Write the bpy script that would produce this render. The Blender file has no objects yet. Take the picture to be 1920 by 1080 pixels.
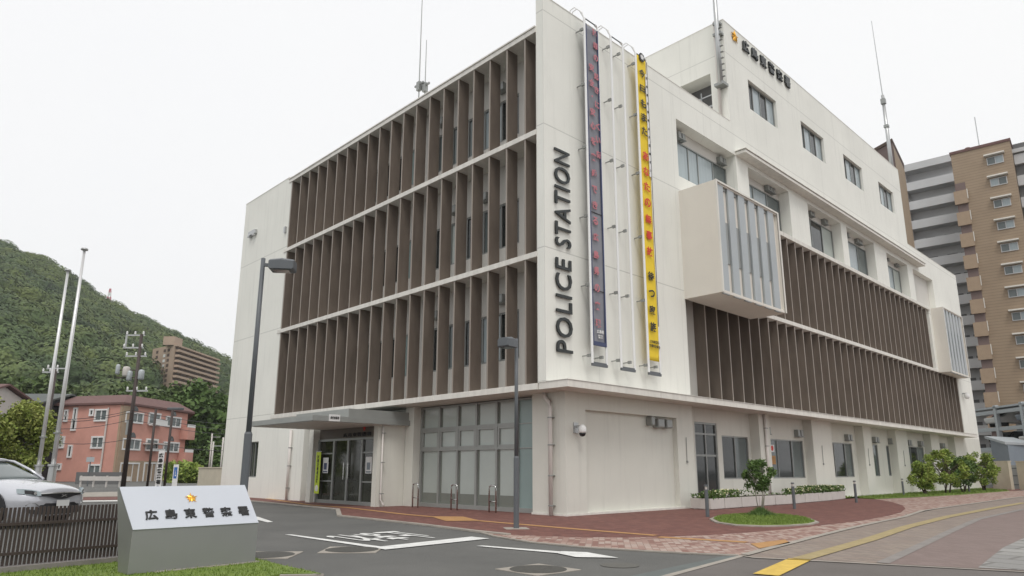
import bpy, math, random
from mathutils import Vector, Matrix
random.seed(7)
R = math.radians
scene = bpy.context.scene
COL = scene.collection

# ------------------------------------------------------------------ camera
CAM = Vector((13.219, -14.084, 1.25))
FPX, PITCH, ROLL, YAW, PPY = 1301.37, 0.22433, 0.00206, 0.80284, 584.32
_c, _s = math.cos(YAW), math.sin(YAW)
_cp, _sp, _cr, _sr = math.cos(PITCH), math.sin(PITCH), math.cos(ROLL), math.sin(ROLL)
def _b(v): return Vector((_c*v[0]-_s*v[1], _s*v[0]+_c*v[1], v[2]))
_fw = (0, _cp, _sp); _up0 = (0, -_sp, _cp)
RI = _b((_cr, _sr*_up0[1], _sr*_up0[2])); UP = _b((-_sr, _cr*_up0[1], _cr*_up0[2])); FW = _b(_fw)
cd = bpy.data.cameras.new('camera'); cam = bpy.data.objects.new('camera', cd); COL.objects.link(cam)
m = Matrix.Identity(4)
for i in range(3):
    m[i][0], m[i][1], m[i][2], m[i][3] = RI[i], UP[i], -FW[i], CAM[i]
cam.matrix_world = m
cd.sensor_width = 36; cd.lens = 36*FPX/1920; cd.shift_y = (PPY-540)/1920
cd.clip_start = .1; cd.clip_end = 5000
scene.camera = cam

def ray(x, y): return FW*FPX + RI*(x-960) - UP*(y-PPY)
def G(x, y, z=0):                      # ground point seen at a photo pixel
    d = ray(x, y); p = CAM + d*((z-CAM.z)/d.z); return Vector((p.x, p.y, z))
def onX(x, y, X): d = ray(x, y); return CAM + d*((X-CAM.x)/d.x)
def onY(x, y, Y): d = ray(x, y); return CAM + d*((Y-CAM.y)/d.y)
def at(px, d, py=885):                 # ground point at distance d below the photo pixel (px, py)
    r = ray(px, py); h = math.hypot(r.x, r.y); return Vector((CAM.x+r.x/h*d, CAM.y+r.y/h*d, 0))
def zof(px, py, d):
    r = ray(px, py); return CAM.z + d*r.z/math.hypot(r.x, r.y)

# ------------------------------------------------------------------ world + sun (overcast)
SUN_EL, SUN_AZ = R(58), R(-38)        # azimuth of the light's source measured from +x
w = bpy.data.worlds.new('World'); scene.world = w; w.use_nodes = True
nt = w.node_tree; nt.nodes.clear()
out = nt.nodes.new('ShaderNodeOutputWorld'); bg = nt.nodes.new('ShaderNodeBackground')
sky = nt.nodes.new('ShaderNodeTexSky'); sky.sky_type = 'NISHITA'; sky.sun_disc = False
sky.sun_elevation = SUN_EL; sky.sun_rotation = R(90)-SUN_AZ; sky.dust_density = 4
bg1 = nt.nodes.new('ShaderNodeBackground'); bg1.inputs[1].default_value = .1
nt.links.new(sky.outputs[0], bg1.inputs[0])
tc = nt.nodes.new('ShaderNodeTexCoord'); nz = nt.nodes.new('ShaderNodeTexNoise'); nz.inputs['Scale'].default_value = 1.6
nz.inputs['Detail'].default_value = 4
cr = nt.nodes.new('ShaderNodeValToRGB')
cr.color_ramp.elements[0].position = .3; cr.color_ramp.elements[0].color = (.975, .978, .985, 1)
cr.color_ramp.elements[1].position = .7; cr.color_ramp.elements[1].color = (1.0, 1.0, .995, 1)
nt.links.new(tc.outputs['Generated'], nz.inputs['Vector']); nt.links.new(nz.outputs[0], cr.inputs[0])
nt.links.new(cr.outputs[0], bg.inputs[0]); bg.inputs[1].default_value = 1.06
mx = nt.nodes.new('ShaderNodeMixShader'); mx.inputs[0].default_value = .93
nt.links.new(bg1.outputs[0], mx.inputs[1]); nt.links.new(bg.outputs[0], mx.inputs[2]); nt.links.new(mx.outputs[0], out.inputs[0])
sl = bpy.data.lights.new('sun', 'SUN'); sl.energy = 1.5; sl.angle = R(22); sl.color = (1, .965, .92)
so = bpy.data.objects.new('sun', sl); COL.objects.link(so)
sd = Vector((math.cos(SUN_EL)*math.cos(SUN_AZ), math.cos(SUN_EL)*math.sin(SUN_AZ), math.sin(SUN_EL)))
so.rotation_euler = sd.to_track_quat('Z', 'Y').to_euler(); so.location = (0, -30, 60)
scene.view_settings.view_transform = 'Standard'; scene.view_settings.look = 'None'
scene.view_settings.exposure = 0; scene.view_settings.gamma = 1
scene.cycles.use_denoising = True
scene.cycles.max_bounces = 6; scene.cycles.diffuse_bounces = 3

# ------------------------------------------------------------------ materials
def mat(name, col, rough=.7, metal=0, var=0, scale=2.0, detail=5, bump=0, bscale=None, col2=None, spec=None, stretch=None, coat=0):
    m = bpy.data.materials.new(name); m.use_nodes = True; t = m.node_tree
    b = t.nodes['Principled BSDF']; b.inputs['Roughness'].default_value = rough; b.inputs['Metallic'].default_value = metal
    if spec is not None: b.inputs['Specular IOR Level'].default_value = spec
    if coat: b.inputs['Coat Weight'].default_value = coat; b.inputs['Coat Roughness'].default_value = .05
    b.inputs['Base Color'].default_value = (*col, 1)
    if var or col2 or bump:
        g = t.nodes.new('ShaderNodeNewGeometry'); mp = t.nodes.new('ShaderNodeMapping')
        t.links.new(g.outputs['Position'], mp.inputs[0])
        if stretch: mp.inputs['Scale'].default_value = stretch
        n = t.nodes.new('ShaderNodeTexNoise'); n.inputs['Scale'].default_value = scale; n.inputs['Detail'].default_value = detail
        n.inputs['Roughness'].default_value = .62
        t.links.new(mp.outputs[0], n.inputs['Vector'])
        if var or col2:
            r = t.nodes.new('ShaderNodeValToRGB'); r.color_ramp.elements[0].position = .32; r.color_ramp.elements[1].position = .68
            if col2: a, c2 = col, col2
            else: a = tuple(x*(1-var) for x in col); c2 = tuple(min(1, x*(1+var)) for x in col)
            r.color_ramp.elements[0].color = (*a, 1); r.color_ramp.elements[1].color = (*c2, 1)
            t.links.new(n.outputs[0], r.inputs[0]); t.links.new(r.outputs[0], b.inputs['Base Color'])
        if bump:
            n2 = t.nodes.new('ShaderNodeTexNoise'); n2.inputs['Scale'].default_value = bscale or scale*6; n2.inputs['Detail'].default_value = 4
            t.links.new(g.outputs['Position'], n2.inputs['Vector'])
            bp = t.nodes.new('ShaderNodeBump'); bp.inputs['Strength'].default_value = bump; bp.inputs['Distance'].default_value = .02
            t.links.new(n2.outputs[0], bp.inputs['Height']); t.links.new(bp.outputs[0], b.inputs['Normal'])
    return m

def nd(t, typ, **kw):
    n = t.nodes.new(typ)
    for k, v in kw.items(): setattr(n, k, v)
    return n
def mth(t, op, a, b=None, c=None):
    n = t.nodes.new('ShaderNodeMath'); n.operation = op
    for i, v in enumerate((a, b, c)):
        if v is None: continue
        if isinstance(v, (int, float)): n.inputs[i].default_value = v
        else: t.links.new(v, n.inputs[i])
    return n.outputs[0]
def mixc(t, fac, a, b, blend='MIX'):
    n = t.nodes.new('ShaderNodeMix'); n.data_type = 'RGBA'; n.blend_type = blend
    if isinstance(fac, (int, float)): n.inputs[0].default_value = fac
    else: t.links.new(fac, n.inputs[0])
    for i, v in ((6, a), (7, b)):
        if isinstance(v, tuple): n.inputs[i].default_value = (*v, 1)
        else: t.links.new(v, n.inputs[i])
    return n.outputs[2]
def noise(t, scale, vec=None, detail=5, rough=.6):
    n = t.nodes.new('ShaderNodeTexNoise'); n.inputs['Scale'].default_value = scale; n.inputs['Detail'].default_value = detail
    n.inputs['Roughness'].default_value = rough
    if vec is not None: t.links.new(vec, n.inputs['Vector'])
    return n.outputs[0]
def ramp(t, src, p0, p1, c0=(0, 0, 0), c1=(1, 1, 1)):
    r = t.nodes.new('ShaderNodeValToRGB'); r.color_ramp.elements[0].position = p0; r.color_ramp.elements[1].position = p1
    r.color_ramp.elements[0].color = (*c0, 1); r.color_ramp.elements[1].color = (*c1, 1)
    t.links.new(src, r.inputs[0]); return r.outputs[0]

def wall_mat(name, base, joint=True, z0=3.68, zp=3.93, up=2.38, streak=.12):
    m = bpy.data.materials.new(name); m.use_nodes = True; t = m.node_tree; b = t.nodes['Principled BSDF']
    b.inputs['Roughness'].default_value = .75
    g = nd(t, 'ShaderNodeNewGeometry'); sp = nd(t, 'ShaderNodeSeparateXYZ'); t.links.new(g.outputs['Position'], sp.inputs[0])
    x, y, z = sp.outputs
    u = mth(t, 'ADD', x, y)
    big = noise(t, .35, g.outputs['Position'], 4)
    mp = nd(t, 'ShaderNodeMapping'); mp.inputs['Scale'].default_value = (2.2, 2.2, .16); t.links.new(g.outputs['Position'], mp.inputs[0])
    st = noise(t, 1.6, mp.outputs[0], 6, .7)
    c = mixc(t, ramp(t, big, .3, .7), tuple(v*.95 for v in base), tuple(min(.9, v*1.04) for v in base))
    c = mixc(t, mth(t, 'MULTIPLY', ramp(t, st, .52, .8), streak*3), c, tuple(v*.72 for v in base))
    if joint:
        dz = mth(t, 'ABSOLUTE', mth(t, 'SUBTRACT', mth(t, 'FRACT', mth(t, 'DIVIDE', mth(t, 'SUBTRACT', z, z0), zp)), .5))
        jz = mth(t, 'GREATER_THAN', dz, .5-.018/zp)
        du = mth(t, 'ABSOLUTE', mth(t, 'SUBTRACT', mth(t, 'FRACT', mth(t, 'DIVIDE', u, up)), .5))
        ju = mth(t, 'MULTIPLY', mth(t, 'GREATER_THAN', du, .5-.012/up), .45)
        j = mth(t, 'MAXIMUM', jz, ju)
        c = mixc(t, mth(t, 'MULTIPLY', j, .5), c, tuple(v*.5 for v in base))
        bp = nd(t, 'ShaderNodeBump'); bp.inputs['Strength'].default_value = .35; bp.inputs['Distance'].default_value = .02; bp.invert = True
        t.links.new(j, bp.inputs['Height']); t.links.new(bp.outputs[0], b.inputs['Normal'])
    t.links.new(c, b.inputs['Base Color']); return m

def paver_mat(name, cols, cell=.2, ratio=2, mortar=.02, rot=0, mort=.5, rough=.85, noisev=.25):
    m = bpy.data.materials.new(name); m.use_nodes = True; t = m.node_tree; b = t.nodes['Principled BSDF']
    b.inputs['Roughness'].default_value = rough
    g = nd(t, 'ShaderNodeNewGeometry'); mp = nd(t, 'ShaderNodeMapping'); mp.inputs['Rotation'].default_value = (0, 0, rot)
    t.links.new(g.outputs['Position'], mp.inputs[0])
    br = nd(t, 'ShaderNodeTexBrick'); t.links.new(mp.outputs[0], br.inputs['Vector'])
    br.inputs['Scale'].default_value = 1; br.inputs['Brick Width'].default_value = cell*ratio; br.inputs['Row Height'].default_value = cell
    br.inputs['Mortar Size'].default_value = mortar*cell*2; br.inputs['Color1'].default_value = (0, 0, 0, 1); br.inputs['Color2'].default_value = (1, 1, 1, 1)
    br.inputs['Mortar'].default_value = (.5, .5, .5, 1); br.inputs['Bias'].default_value = 0
    r = nd(t, 'ShaderNodeValToRGB'); r.color_ramp.interpolation = 'CONSTANT'
    e = r.color_ramp.elements
    for i, c in enumerate(cols):
        p = i/len(cols)
        if i < 2: e[i].position = p; e[i].color = (*c, 1)
        else: q = e.new(p); q.color = (*c, 1)
    t.links.new(br.outputs[0], r.inputs[0])
    n = noise(t, 1.3, g.outputs['Position'], 6, .7)
    c = mixc(t, mth(t, 'MULTIPLY', ramp(t, n, .35, .75), noisev), r.outputs[0], tuple(v*.6 for v in cols[0]))
    c = mixc(t, mth(t, 'MULTIPLY', br.outputs['Fac'], mort), c, (.09, .08, .07))
    f = noise(t, 30, g.outputs['Position'], 3)
    c = mixc(t, .18, c, f, 'OVERLAY')
    t.links.new(c, b.inputs['Base Color']); return m

def foliage_mat(name, c1, c2, c3, s1=.5, s2=4):
    m = bpy.data.materials.new(name); m.use_nodes = True; t = m.node_tree; b = t.nodes['Principled BSDF']
    b.inputs['Roughness'].default_value = .6; b.inputs['Specular IOR Level'].default_value = .25
    g = nd(t, 'ShaderNodeNewGeometry')
    a = ramp(t, noise(t, s1, g.outputs['Position'], 3), .35, .65); q = ramp(t, noise(t, s2, g.outputs['Position'], 3), .4, .68)
    c = mixc(t, a, c1, c2); c = mixc(t, q, c, c3)
    t.links.new(c, b.inputs['Base Color']); return m

M = {}
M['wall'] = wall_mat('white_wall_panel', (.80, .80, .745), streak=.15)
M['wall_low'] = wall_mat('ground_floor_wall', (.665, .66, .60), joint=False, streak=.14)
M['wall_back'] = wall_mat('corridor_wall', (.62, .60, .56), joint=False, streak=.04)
M['concrete_white'] = mat('white_ledge', (.70, .68, .63), .7, var=.08, scale=1.5, stretch=(3, 3, .5))
M['box_wall'] = wall_mat('cream_box_panel', (.72, .685, .62), joint=False, streak=.05)
M['fin'] = mat('brown_fin', (.146, .117, .095), .55, var=.16, scale=2.5, stretch=(1, 1, .3))
M['fin_edge'] = mat('fin_edge', (.30, .26, .225), .5)
M['steel_grey'] = mat('grey_steel', (.33, .34, .325), .45, metal=.3, var=.05)
M['panel_grey'] = mat('grey_blue_panel', (.40, .43, .445), .45, metal=.2, var=.05, scale=1)
M['alu'] = mat('aluminium', (.48, .49, .49), .35, metal=.7)
M['alu_dark'] = mat('aluminium_grey', (.30, .31, .30), .4, metal=.5)
M['chrome'] = mat('stainless', (.55, .55, .54), .22, metal=1)
M['glass_dark'] = mat('dark_glass', (.022, .027, .027), .06, var=.3, scale=.8, spec=.6)
M['glass_grey'] = mat('grey_glass', (.13, .155, .155), .1, var=.12, scale=.6)
M['glass_light'] = mat('curtained_glass', (.36, .42, .44), .15, var=.1, scale=1.2, stretch=(8, 8, .3))
M['blind'] = mat('teal_blind_glass', (.44, .485, .455), .16, var=.07, scale=.5)
M['blind2'] = mat('teal_panel_glass', (.27, .35, .34), .2, var=.05, scale=.5)
M['door_glass'] = mat('entrance_glass', (.035, .038, .027), .05, var=.4, scale=1.3)
M['black'] = mat('black', (.015, .015, .017), .4)
M['letter'] = mat('dark_letter', (.022, .026, .026), .3, metal=.2)
M['lamp_grey'] = mat('lamp_grey_paint', (.105, .115, .125), .45, var=.06)
M['gold'] = mat('gold_emblem', (.80, .43, .07), .25, metal=.8)
M['frame_white'] = mat('galvanised_frame', (.80, .80, .79), .3, metal=.25)
M['white'] = mat('white_paint', (.74, .74, .73), .5)
M['pipe'] = mat('pipe_white', (.66, .62, .585), .45)
M['pole_silver'] = mat('flagpole_silver', (.68, .68, .68), .3, metal=.4)
M['yellow'] = mat('yellow_cloth', (.83, .60, .035), .75, var=.05, scale=3)
M['greycloth'] = mat('grey_mesh_cloth', (.235, .24, .27), .8, var=.08, scale=2)
M['navy'] = mat('navy_edge', (.06, .075, .15), .7)
M['red'] = mat('red_letter', (.62, .045, .03), .6)
M['pink_red'] = mat('faded_red_letter', (.52, .18, .21), .6)
M['ink'] = mat('ink', (.02, .02, .02), .6)
M['asphalt'] = mat('asphalt', (.098, .098, .093), .9, var=.0, col2=(.135, .134, .126), scale=.45, detail=14, bump=.5, bscale=60)
M['road'] = mat('brown_asphalt', (.125, .112, .103), .9, col2=(.155, .14, .13), scale=.7, detail=12, bump=.5, bscale=60)
M['teal_band'] = mat('grey_band', (.125, .14, .135), .9, var=.1, scale=2)
M['kerb'] = mat('kerb_stone', (.34, .31, .27), .85, var=.15, scale=3)
M['kerb_grey'] = mat('kerb_grey', (.235, .215, .20), .85, var=.12, scale=3)
M['mark'] = mat('road_paint', (.70, .70, .68), .7, var=.16, scale=5, detail=10)
M['yellow_mark'] = mat('yellow_tactile', (.62, .43, .09), .8, var=.14, scale=6)
M['yellow_dim'] = mat('worn_tactile', (.345, .275, .14), .85, var=.14, scale=5)
M['ochre'] = mat('ochre_tactile', (.42, .23, .09), .85, var=.12, scale=5)
M['red_pave'] = paver_mat('red_pavers', [(.155, .060, .048), (.18, .072, .056), (.14, .055, .045), (.20, .085, .066)], .1, 2, .03, 0, .35)
M['pink_pave'] = paver_mat('pink_pavers', [(.24, .13, .105), (.39, .28, .235), (.33, .215, .18), (.42, .33, .285)], .11, 2, .03, .9, .3)
M['brown_pave'] = paver_mat('brown_pavers', [(.27, .215, .18), (.235, .19, .165), (.29, .24, .20), (.25, .205, .18)], .14, 2, .05, .2, .4)
M['rose_pave'] = paver_mat('rose_pavers', [(.215, .16, .145), (.225, .17, .155), (.20, .15, .135)], .1, 2, .03, .3, .3)
M['slab'] = paver_mat('grey_slabs', [(.29, .285, .27), (.25, .245, .235), (.32, .315, .30)], .55, 1.5, .03, .1, .5)
M['grass'] = foliage_mat('grass', (.16, .235, .04), (.205, .27, .06), (.13, .19, .045), 3, 20)
M['leaf_bright'] = foliage_mat('leaf_bright', (.14, .23, .045), (.23, .32, .05), (.33, .37, .10), 1.2, 5)
M['leaf_dark'] = foliage_mat('leaf_dark', (.055, .105, .032), (.09, .155, .04), (.13, .20, .055), 1.5, 7)
M['leaf_yellow'] = foliage_mat('leaf_yellow', (.17, .25, .045), (.27, .32, .07), (.33, .34, .11), .5, 3)
M['leaf_bg'] = foliage_mat('leaf_background', (.05, .085, .028), (.075, .12, .03), (.10, .14, .04), .12, 1.2)
M['hill_leaf'] = foliage_mat('hill_leaf', (.030, .054, .026), (.078, .120, .040), (.125, .160, .045), .045, .10)
M['bark'] = mat('bark', (.10, .075, .055), .9, var=.25, scale=8)
M['pole_brown'] = mat('pole_brown', (.052, .036, .032), .6)
M['pole_conc'] = mat('pole_concrete', (.17, .14, .125), .8, var=.1)
M['pink_wall'] = mat('salmon_stucco', (.57, .29, .235), .85, var=.07, scale=.8)
M['tan_wall'] = mat('tan_trim', (.36, .27, .19), .85, var=.06)
M['roof_brown'] = mat('brown_roof', (.14, .075, .068), .8, var=.1)
M['flower'] = mat('flower_petal', (.75, .72, .35), .6, col2=(.8, .78, .72), scale=8)
M['planter'] = mat('planter_white', (.55, .52, .49), .7, var=.06)
M['soil'] = mat('soil', (.06, .045, .03), .95)
M['beige_wall'] = mat('beige_block', (.55, .50, .40), .85, var=.06)
M['shed'] = mat('blue_grey_sheet', (.20, .235, .27), .5, var=.05)
M['car'] = mat('silver_white_paint', (.54, .55, .59), .2, metal=.35, coat=1)
M['tyre'] = mat('tyre', (.02, .02, .02), .8)
M['plate'] = mat('plate_white', (.7, .7, .68), .5)
M['blue'] = mat('blue_sign', (.03, .14, .45), .5)
M['lime'] = mat('lime_banner', (.50, .62, .05), .7)
M['mon_top'] = mat('monument_metal_light', (.56, .585, .63), .3, metal=.35, var=.02)
M['mon_body'] = mat('monument_metal', (.29, .295, .285), .35, metal=.4, var=.03)
M['tower_pink'] = mat('tower_brown_column', (.17, .125, .115), .8)

def tile_mat(name, c1, c2, ph):
    m = bpy.data.materials.new(name); m.use_nodes = True; t = m.node_tree; b = t.nodes['Principled BSDF']; b.inputs['Roughness'].default_value = .7
    g = nd(t, 'ShaderNodeNewGeometry'); sp = nd(t, 'ShaderNodeSeparateXYZ'); t.links.new(g.outputs['Position'], sp.inputs[0])
    f = mth(t, 'FRACT', mth(t, 'DIVIDE', sp.outputs[2], ph)); s = mth(t, 'LESS_THAN', f, .2)
    n = noise(t, .8, g.outputs['Position'], 5)
    c = mixc(t, n, c1, c2); c = mixc(t, mth(t, 'MULTIPLY', s, .4), c, tuple(v*.5 for v in c1))
    t.links.new(c, b.inputs['Base Color']); return m
M['tower_tile'] = tile_mat('tower_brick_tile', (.27, .20, .135), (.36, .275, .19), .36)
M['tower_white'] = mat('tower_parapet', (.52, .525, .53), .7, var=.06, scale=.3)
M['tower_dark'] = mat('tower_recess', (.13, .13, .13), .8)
M['apt_brown'] = mat('apartment_brown', (.42, .315, .24), .85, var=.08, scale=.15)
M['apt_dark'] = mat('apartment_dark', (.10, .07, .055), .85)

# ------------------------------------------------------------------ mesh helpers
class MB:
    def __init__(s): s.v = []; s.f = []
    def quad(s, *p):
        n = len(s.v); s.v += [tuple(q) for q in p]; s.f.append(tuple(range(n, n+len(p)))); return s
    def box(s, x0, x1, y0, y1, z0, z1):
        x0, x1 = sorted((x0, x1)); y0, y1 = sorted((y0, y1)); z0, z1 = sorted((z0, z1))
        n = len(s.v)
        s.v += [(x0, y0, z0), (x1, y0, z0), (x1, y1, z0), (x0, y1, z0), (x0, y0, z1), (x1, y0, z1), (x1, y1, z1), (x0, y1, z1)]
        s.f += [tuple(n+i for i in q) for q in ((0, 3, 2, 1), (4, 5, 6, 7), (0, 1, 5, 4), (1, 2, 6, 5), (2, 3, 7, 6), (3, 0, 4, 7))]; return s
    def obox(s, o, ax, ay, az):            # oriented box from corner o and three edge vectors
        o, ax, ay, az = map(Vector, (o, ax, ay, az)); n = len(s.v)
        s.v += [tuple(p) for p in (o, o+ax, o+ax+ay, o+ay, o+az, o+ax+az, o+ax+ay+az, o+ay+az)]
        s.f += [tuple(n+i for i in q) for q in ((0, 3, 2, 1), (4, 5, 6, 7), (0, 1, 5, 4), (1, 2, 6, 5), (2, 3, 7, 6), (3, 0, 4, 7))]; return s
    def prism(s, poly, z0, z1):
        n = len(s.v); k = len(poly)
        s.v += [(p[0], p[1], z0) for p in poly] + [(p[0], p[1], z1) for p in poly]
        s.f.append(tuple(n+i for i in reversed(range(k)))); s.f.append(tuple(n+k+i for i in range(k)))
        for i in range(k): j = (i+1) % k; s.f.append((n+i, n+j, n+k+j, n+k+i))
        return s
    def tube(s, pts, rad, seg=8, cap=True):
        pts = [Vector(p) for p in pts]; n0 = len(s.v)
        if not isinstance(rad, (list, tuple)): rad = [rad]*len(pts)
        for i, p in enumerate(pts):
            d = (pts[min(i+1, len(pts)-1)]-pts[max(i-1, 0)]).normalized()
            a = d.orthogonal().normalized() if abs(d.z) > .99 else d.cross(Vector((0, 0, 1))).normalized()
            if abs(d.z) > .99: a = Vector((1, 0, 0))
            b = d.cross(a)
            for k in range(seg):
                t = 2*math.pi*k/seg; s.v.append(tuple(p+(a*math.cos(t)+b*math.sin(t))*rad[i]))
        for i in range(len(pts)-1):
            for k in range(seg):
                a0 = n0+i*seg+k; a1 = n0+i*seg+(k+1) % seg; s.f.append((a0, a1, a1+seg, a0+seg))
        if cap:
            s.f.append(tuple(n0+k for k in reversed(range(seg)))); s.f.append(tuple(n0+(len(pts)-1)*seg+k for k in range(seg)))
        return s
    def lathe(s, c, prof, seg=16, axis='z'):
        n0 = len(s.v)
        for r, h in prof:
            for k in range(seg):
                t = 2*math.pi*k/seg; x, y = r*math.cos(t), r*math.sin(t)
                p = {'z': (x, y, h), 'x': (h, x, y), 'y': (x, h, y)}[axis]
                s.v.append((c[0]+p[0], c[1]+p[1], c[2]+p[2]))
        for i in range(len(prof)-1):
            for k in range(seg):
                a0 = n0+i*seg+k; a1 = n0+i*seg+(k+1) % seg; s.f.append((a0, a1, a1+seg, a0+seg))
        s.f.append(tuple(n0+k for k in range(seg))); s.f.append(tuple(n0+(len(prof)-1)*seg+k for k in range(seg)))
        return s
    def build(s, name, m, parent=None, smooth=False, bevel=0, subsurf=0, fixn=True):
        me = bpy.data.meshes.new(name); me.from_pydata(s.v, [], s.f); me.validate()
        if fixn:
            import bmesh
            bm = bmesh.new(); bm.from_mesh(me); bmesh.ops.recalc_face_normals(bm, faces=bm.faces); bm.to_mesh(me); bm.free()
        me.materials.append(M[m] if isinstance(m, str) else m)
        o = bpy.data.objects.new(name, me); COL.objects.link(o)
        if smooth:
            for p in me.polygons: p.use_smooth = True
        if subsurf:
            q = o.modifiers.new('sub', 'SUBSURF'); q.levels = subsurf; q.render_levels = subsurf
        if bevel:
            q = o.modifiers.new('bev', 'BEVEL'); q.width = bevel; q.segments = 2; q.limit_method = 'ANGLE'; q.angle_limit = R(40)
        if parent: adopt(o, parent)
        return o
def adopt(o, parent):
    o.parent = parent; o.matrix_parent_inverse = Matrix.Translation(-Vector(parent.location)) if parent.rotation_euler.z == 0 else parent.matrix_basis.inverted()
def tag(o, label=None, cat=None, group=None, kind=None):
    if label: o['label'] = label
    if cat: o['category'] = cat
    if group: o['group'] = group
    if kind: o['kind'] = kind
    return o
def empty(name, loc, label, cat, group=None):
    o = bpy.data.objects.new(name, None); COL.objects.link(o); o.location = loc; o.empty_display_size = .3
    return tag(o, label, cat, group)
def copy_tree(o, delta, label=None, parent=None):
    c = o.copy(); COL.objects.link(c)
    if parent is None:
        c.location = Vector(o.location)+Vector(delta)
        if label: c['label'] = label
    else:
        c.parent = parent
    for ch in list(o.children): copy_tree(ch, delta, None, c)
    return c

class Wall:                                 # wall-plane coordinates: u along, v outwards, z up
    def __init__(s, axis, c): s.a = axis; s.c = c
    def p(s, u, v, z): return (s.c+v, u, z) if s.a == 'X' else (u, s.c-v, z)
    def box(s, mb, u0, u1, v0, v1, z0, z1):
        a = s.p(u0, v0, z0); b = s.p(u1, v1, z1); return mb.box(a[0], b[0], a[1], b[1], z0, z1)
    def face(s, mb, u0, u1, v, z0, z1): return mb.quad(s.p(u0, v, z0), s.p(u1, v, z0), s.p(u1, v, z1), s.p(u0, v, z1))
    def holes(s, mb, u0, u1, z0, z1, hs, depth, back=None):
        us = sorted({u0, u1, *[h[0] for h in hs], *[h[1] for h in hs]}); zs = sorted({z0, z1, *[h[2] for h in hs], *[h[3] for h in hs]})
        us = [u for u in us if u0 <= u <= u1]; zs = [z for z in zs if z0 <= z <= z1]
        for i in range(len(us)-1):
            for j in range(len(zs)-1):
                uc, zc = (us[i]+us[i+1])/2, (zs[j]+zs[j+1])/2
                if any(h[0] < uc < h[1] and h[2] < zc < h[3] for h in hs): continue
                s.face(mb, us[i], us[i+1], 0, zs[j], zs[j+1])
        for h in hs:
            d = h[4] if len(h) > 4 else depth
            for a, b in (((h[0], h[2]), (h[1], h[2])), ((h[1], h[2]), (h[1], h[3])), ((h[1], h[3]), (h[0], h[3])), ((h[0], h[3]), (h[0], h[2]))):
                mb.quad(s.p(a[0], 0, a[1]), s.p(b[0], 0, b[1]), s.p(b[0], -d, b[1]), s.p(a[0], -d, a[1]))

def window(par, W, u0, u1, z0, z1, v, panes, fr='alu_dark', fw=.05, name='window', rails=()):
    """framed window: panes = list of (fraction, material)"""
    f = MB(); d = .07
    W.box(f, u0, u1, v, v+d, z0, z0+fw); W.box(f, u0, u1, v, v+d, z1-fw, z1)
    W.box(f, u0, u0+fw, v, v+d, z0+fw, z1-fw); W.box(f, u1-fw, u1, v, v+d, z0+fw, z1-fw)
    tot = sum(p[0] for p in panes); u = u0
    edges = [u0]
    for p in panes: u += (u1-u0)*p[0]/tot; edges.append(u)
    for e in edges[1:-1]: W.box(f, e-fw*.45, e+fw*.45, v, v+d*.85, z0+fw, z1-fw)
    for r in rails: W.box(f, u0+fw, u1-fw, v, v+d*.8, r-fw*.5, r+fw*.5)
    o = f.build(name, fr, par)
    groups = {}
    for i, p in enumerate(panes): groups.setdefault(p[1], []).append((edges[i], edges[i+1]))
    for k, L in groups.items():
        for a, b in L: g = MB(); W.face(g, a+.01, b-.01, v+.02, z0+.01, z1-.01); g.build('pane', k, o, fixn=False)
    return o

def text_mesh(body, size, depth, m, name, origin, xdir, ydir, parent=None, bold=0.0, align='CENTER', sx=1.0, space=1.0, line=1.0, shear=0):
    c = bpy.data.curves.new(name, 'FONT'); c.body = body; c.size = size; c.extrude = depth/2; c.offset = bold
    c.align_x = align; c.align_y = 'CENTER'; c.space_character = space; c.space_line = line; c.resolution_u = 3; c.shear = shear
    t = bpy.data.objects.new('tmp', c); COL.objects.link(t); bpy.context.view_layer.update()
    dg = bpy.context.evaluated_depsgraph_get(); me = bpy.data.meshes.new_from_object(t.evaluated_get(dg)); bpy.data.objects.remove(t); bpy.data.curves.remove(c)
    X = Vector(xdir).normalized()*sx; Y = Vector(ydir).normalized(); Z = X.cross(Y).normalized(); O = Vector(origin)
    for v in me.vertices: v.co = O + X*v.co.x + Y*v.co.y + Z*(v.co.z+depth/2)
    me.materials.clear(); me.materials.append(M[m]); me.name = name
    o = bpy.data.objects.new(name, me); COL.objects.link(o)
    if parent: adopt(o, parent)
    return o

def star(mb, o, X, Y, r, d):
    """five-pointed faceted star with small rays between"""
    X = Vector(X).normalized(); Y = Vector(Y).normalized(); Z = X.cross(Y); o = Vector(o); n = len(mb.v); K = 20
    mb.v.append(tuple(o+Z*d))
    for k in range(K):
        a = math.pi/2 + 2*math.pi*k/K; rr = r*(1.0 if k % 4 == 0 else .72 if k % 4 == 2 else .5)
        mb.v.append(tuple(o+(X*math.cos(a)+Y*math.sin(a))*rr+Z*(.005 if k % 4 else .012)))
    for k in range(K): mb.f.append((n, n+1+k, n+1+(k+1) % K))
    mb.v.append(tuple(o-Z*.002)); 
    for k in range(K): mb.f.append((n+K+1, n+1+(k+1) % K, n+1+k))
#MAIN
# ================================================================== GROUND
def sheet(name, poly, z, m, thick=None, kind='structure'):
    mb = MB()
    if thick: mb.prism(poly, z-thick, z)
    else: mb.quad(*[(p[0], p[1], z) for p in poly])
    o = mb.build(name, m, fixn=bool(thick)); 
    if not thick:
        if o.data.polygons[0].normal.z < 0: o.data.flip_normals()
    return tag(o, kind=kind)
def px(*pts): return [G(*p) for p in pts]
sheet('ground', [(-900, -500), (600, -500), (600, 900), (-900, 900)], -.004, 'asphalt')
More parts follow.
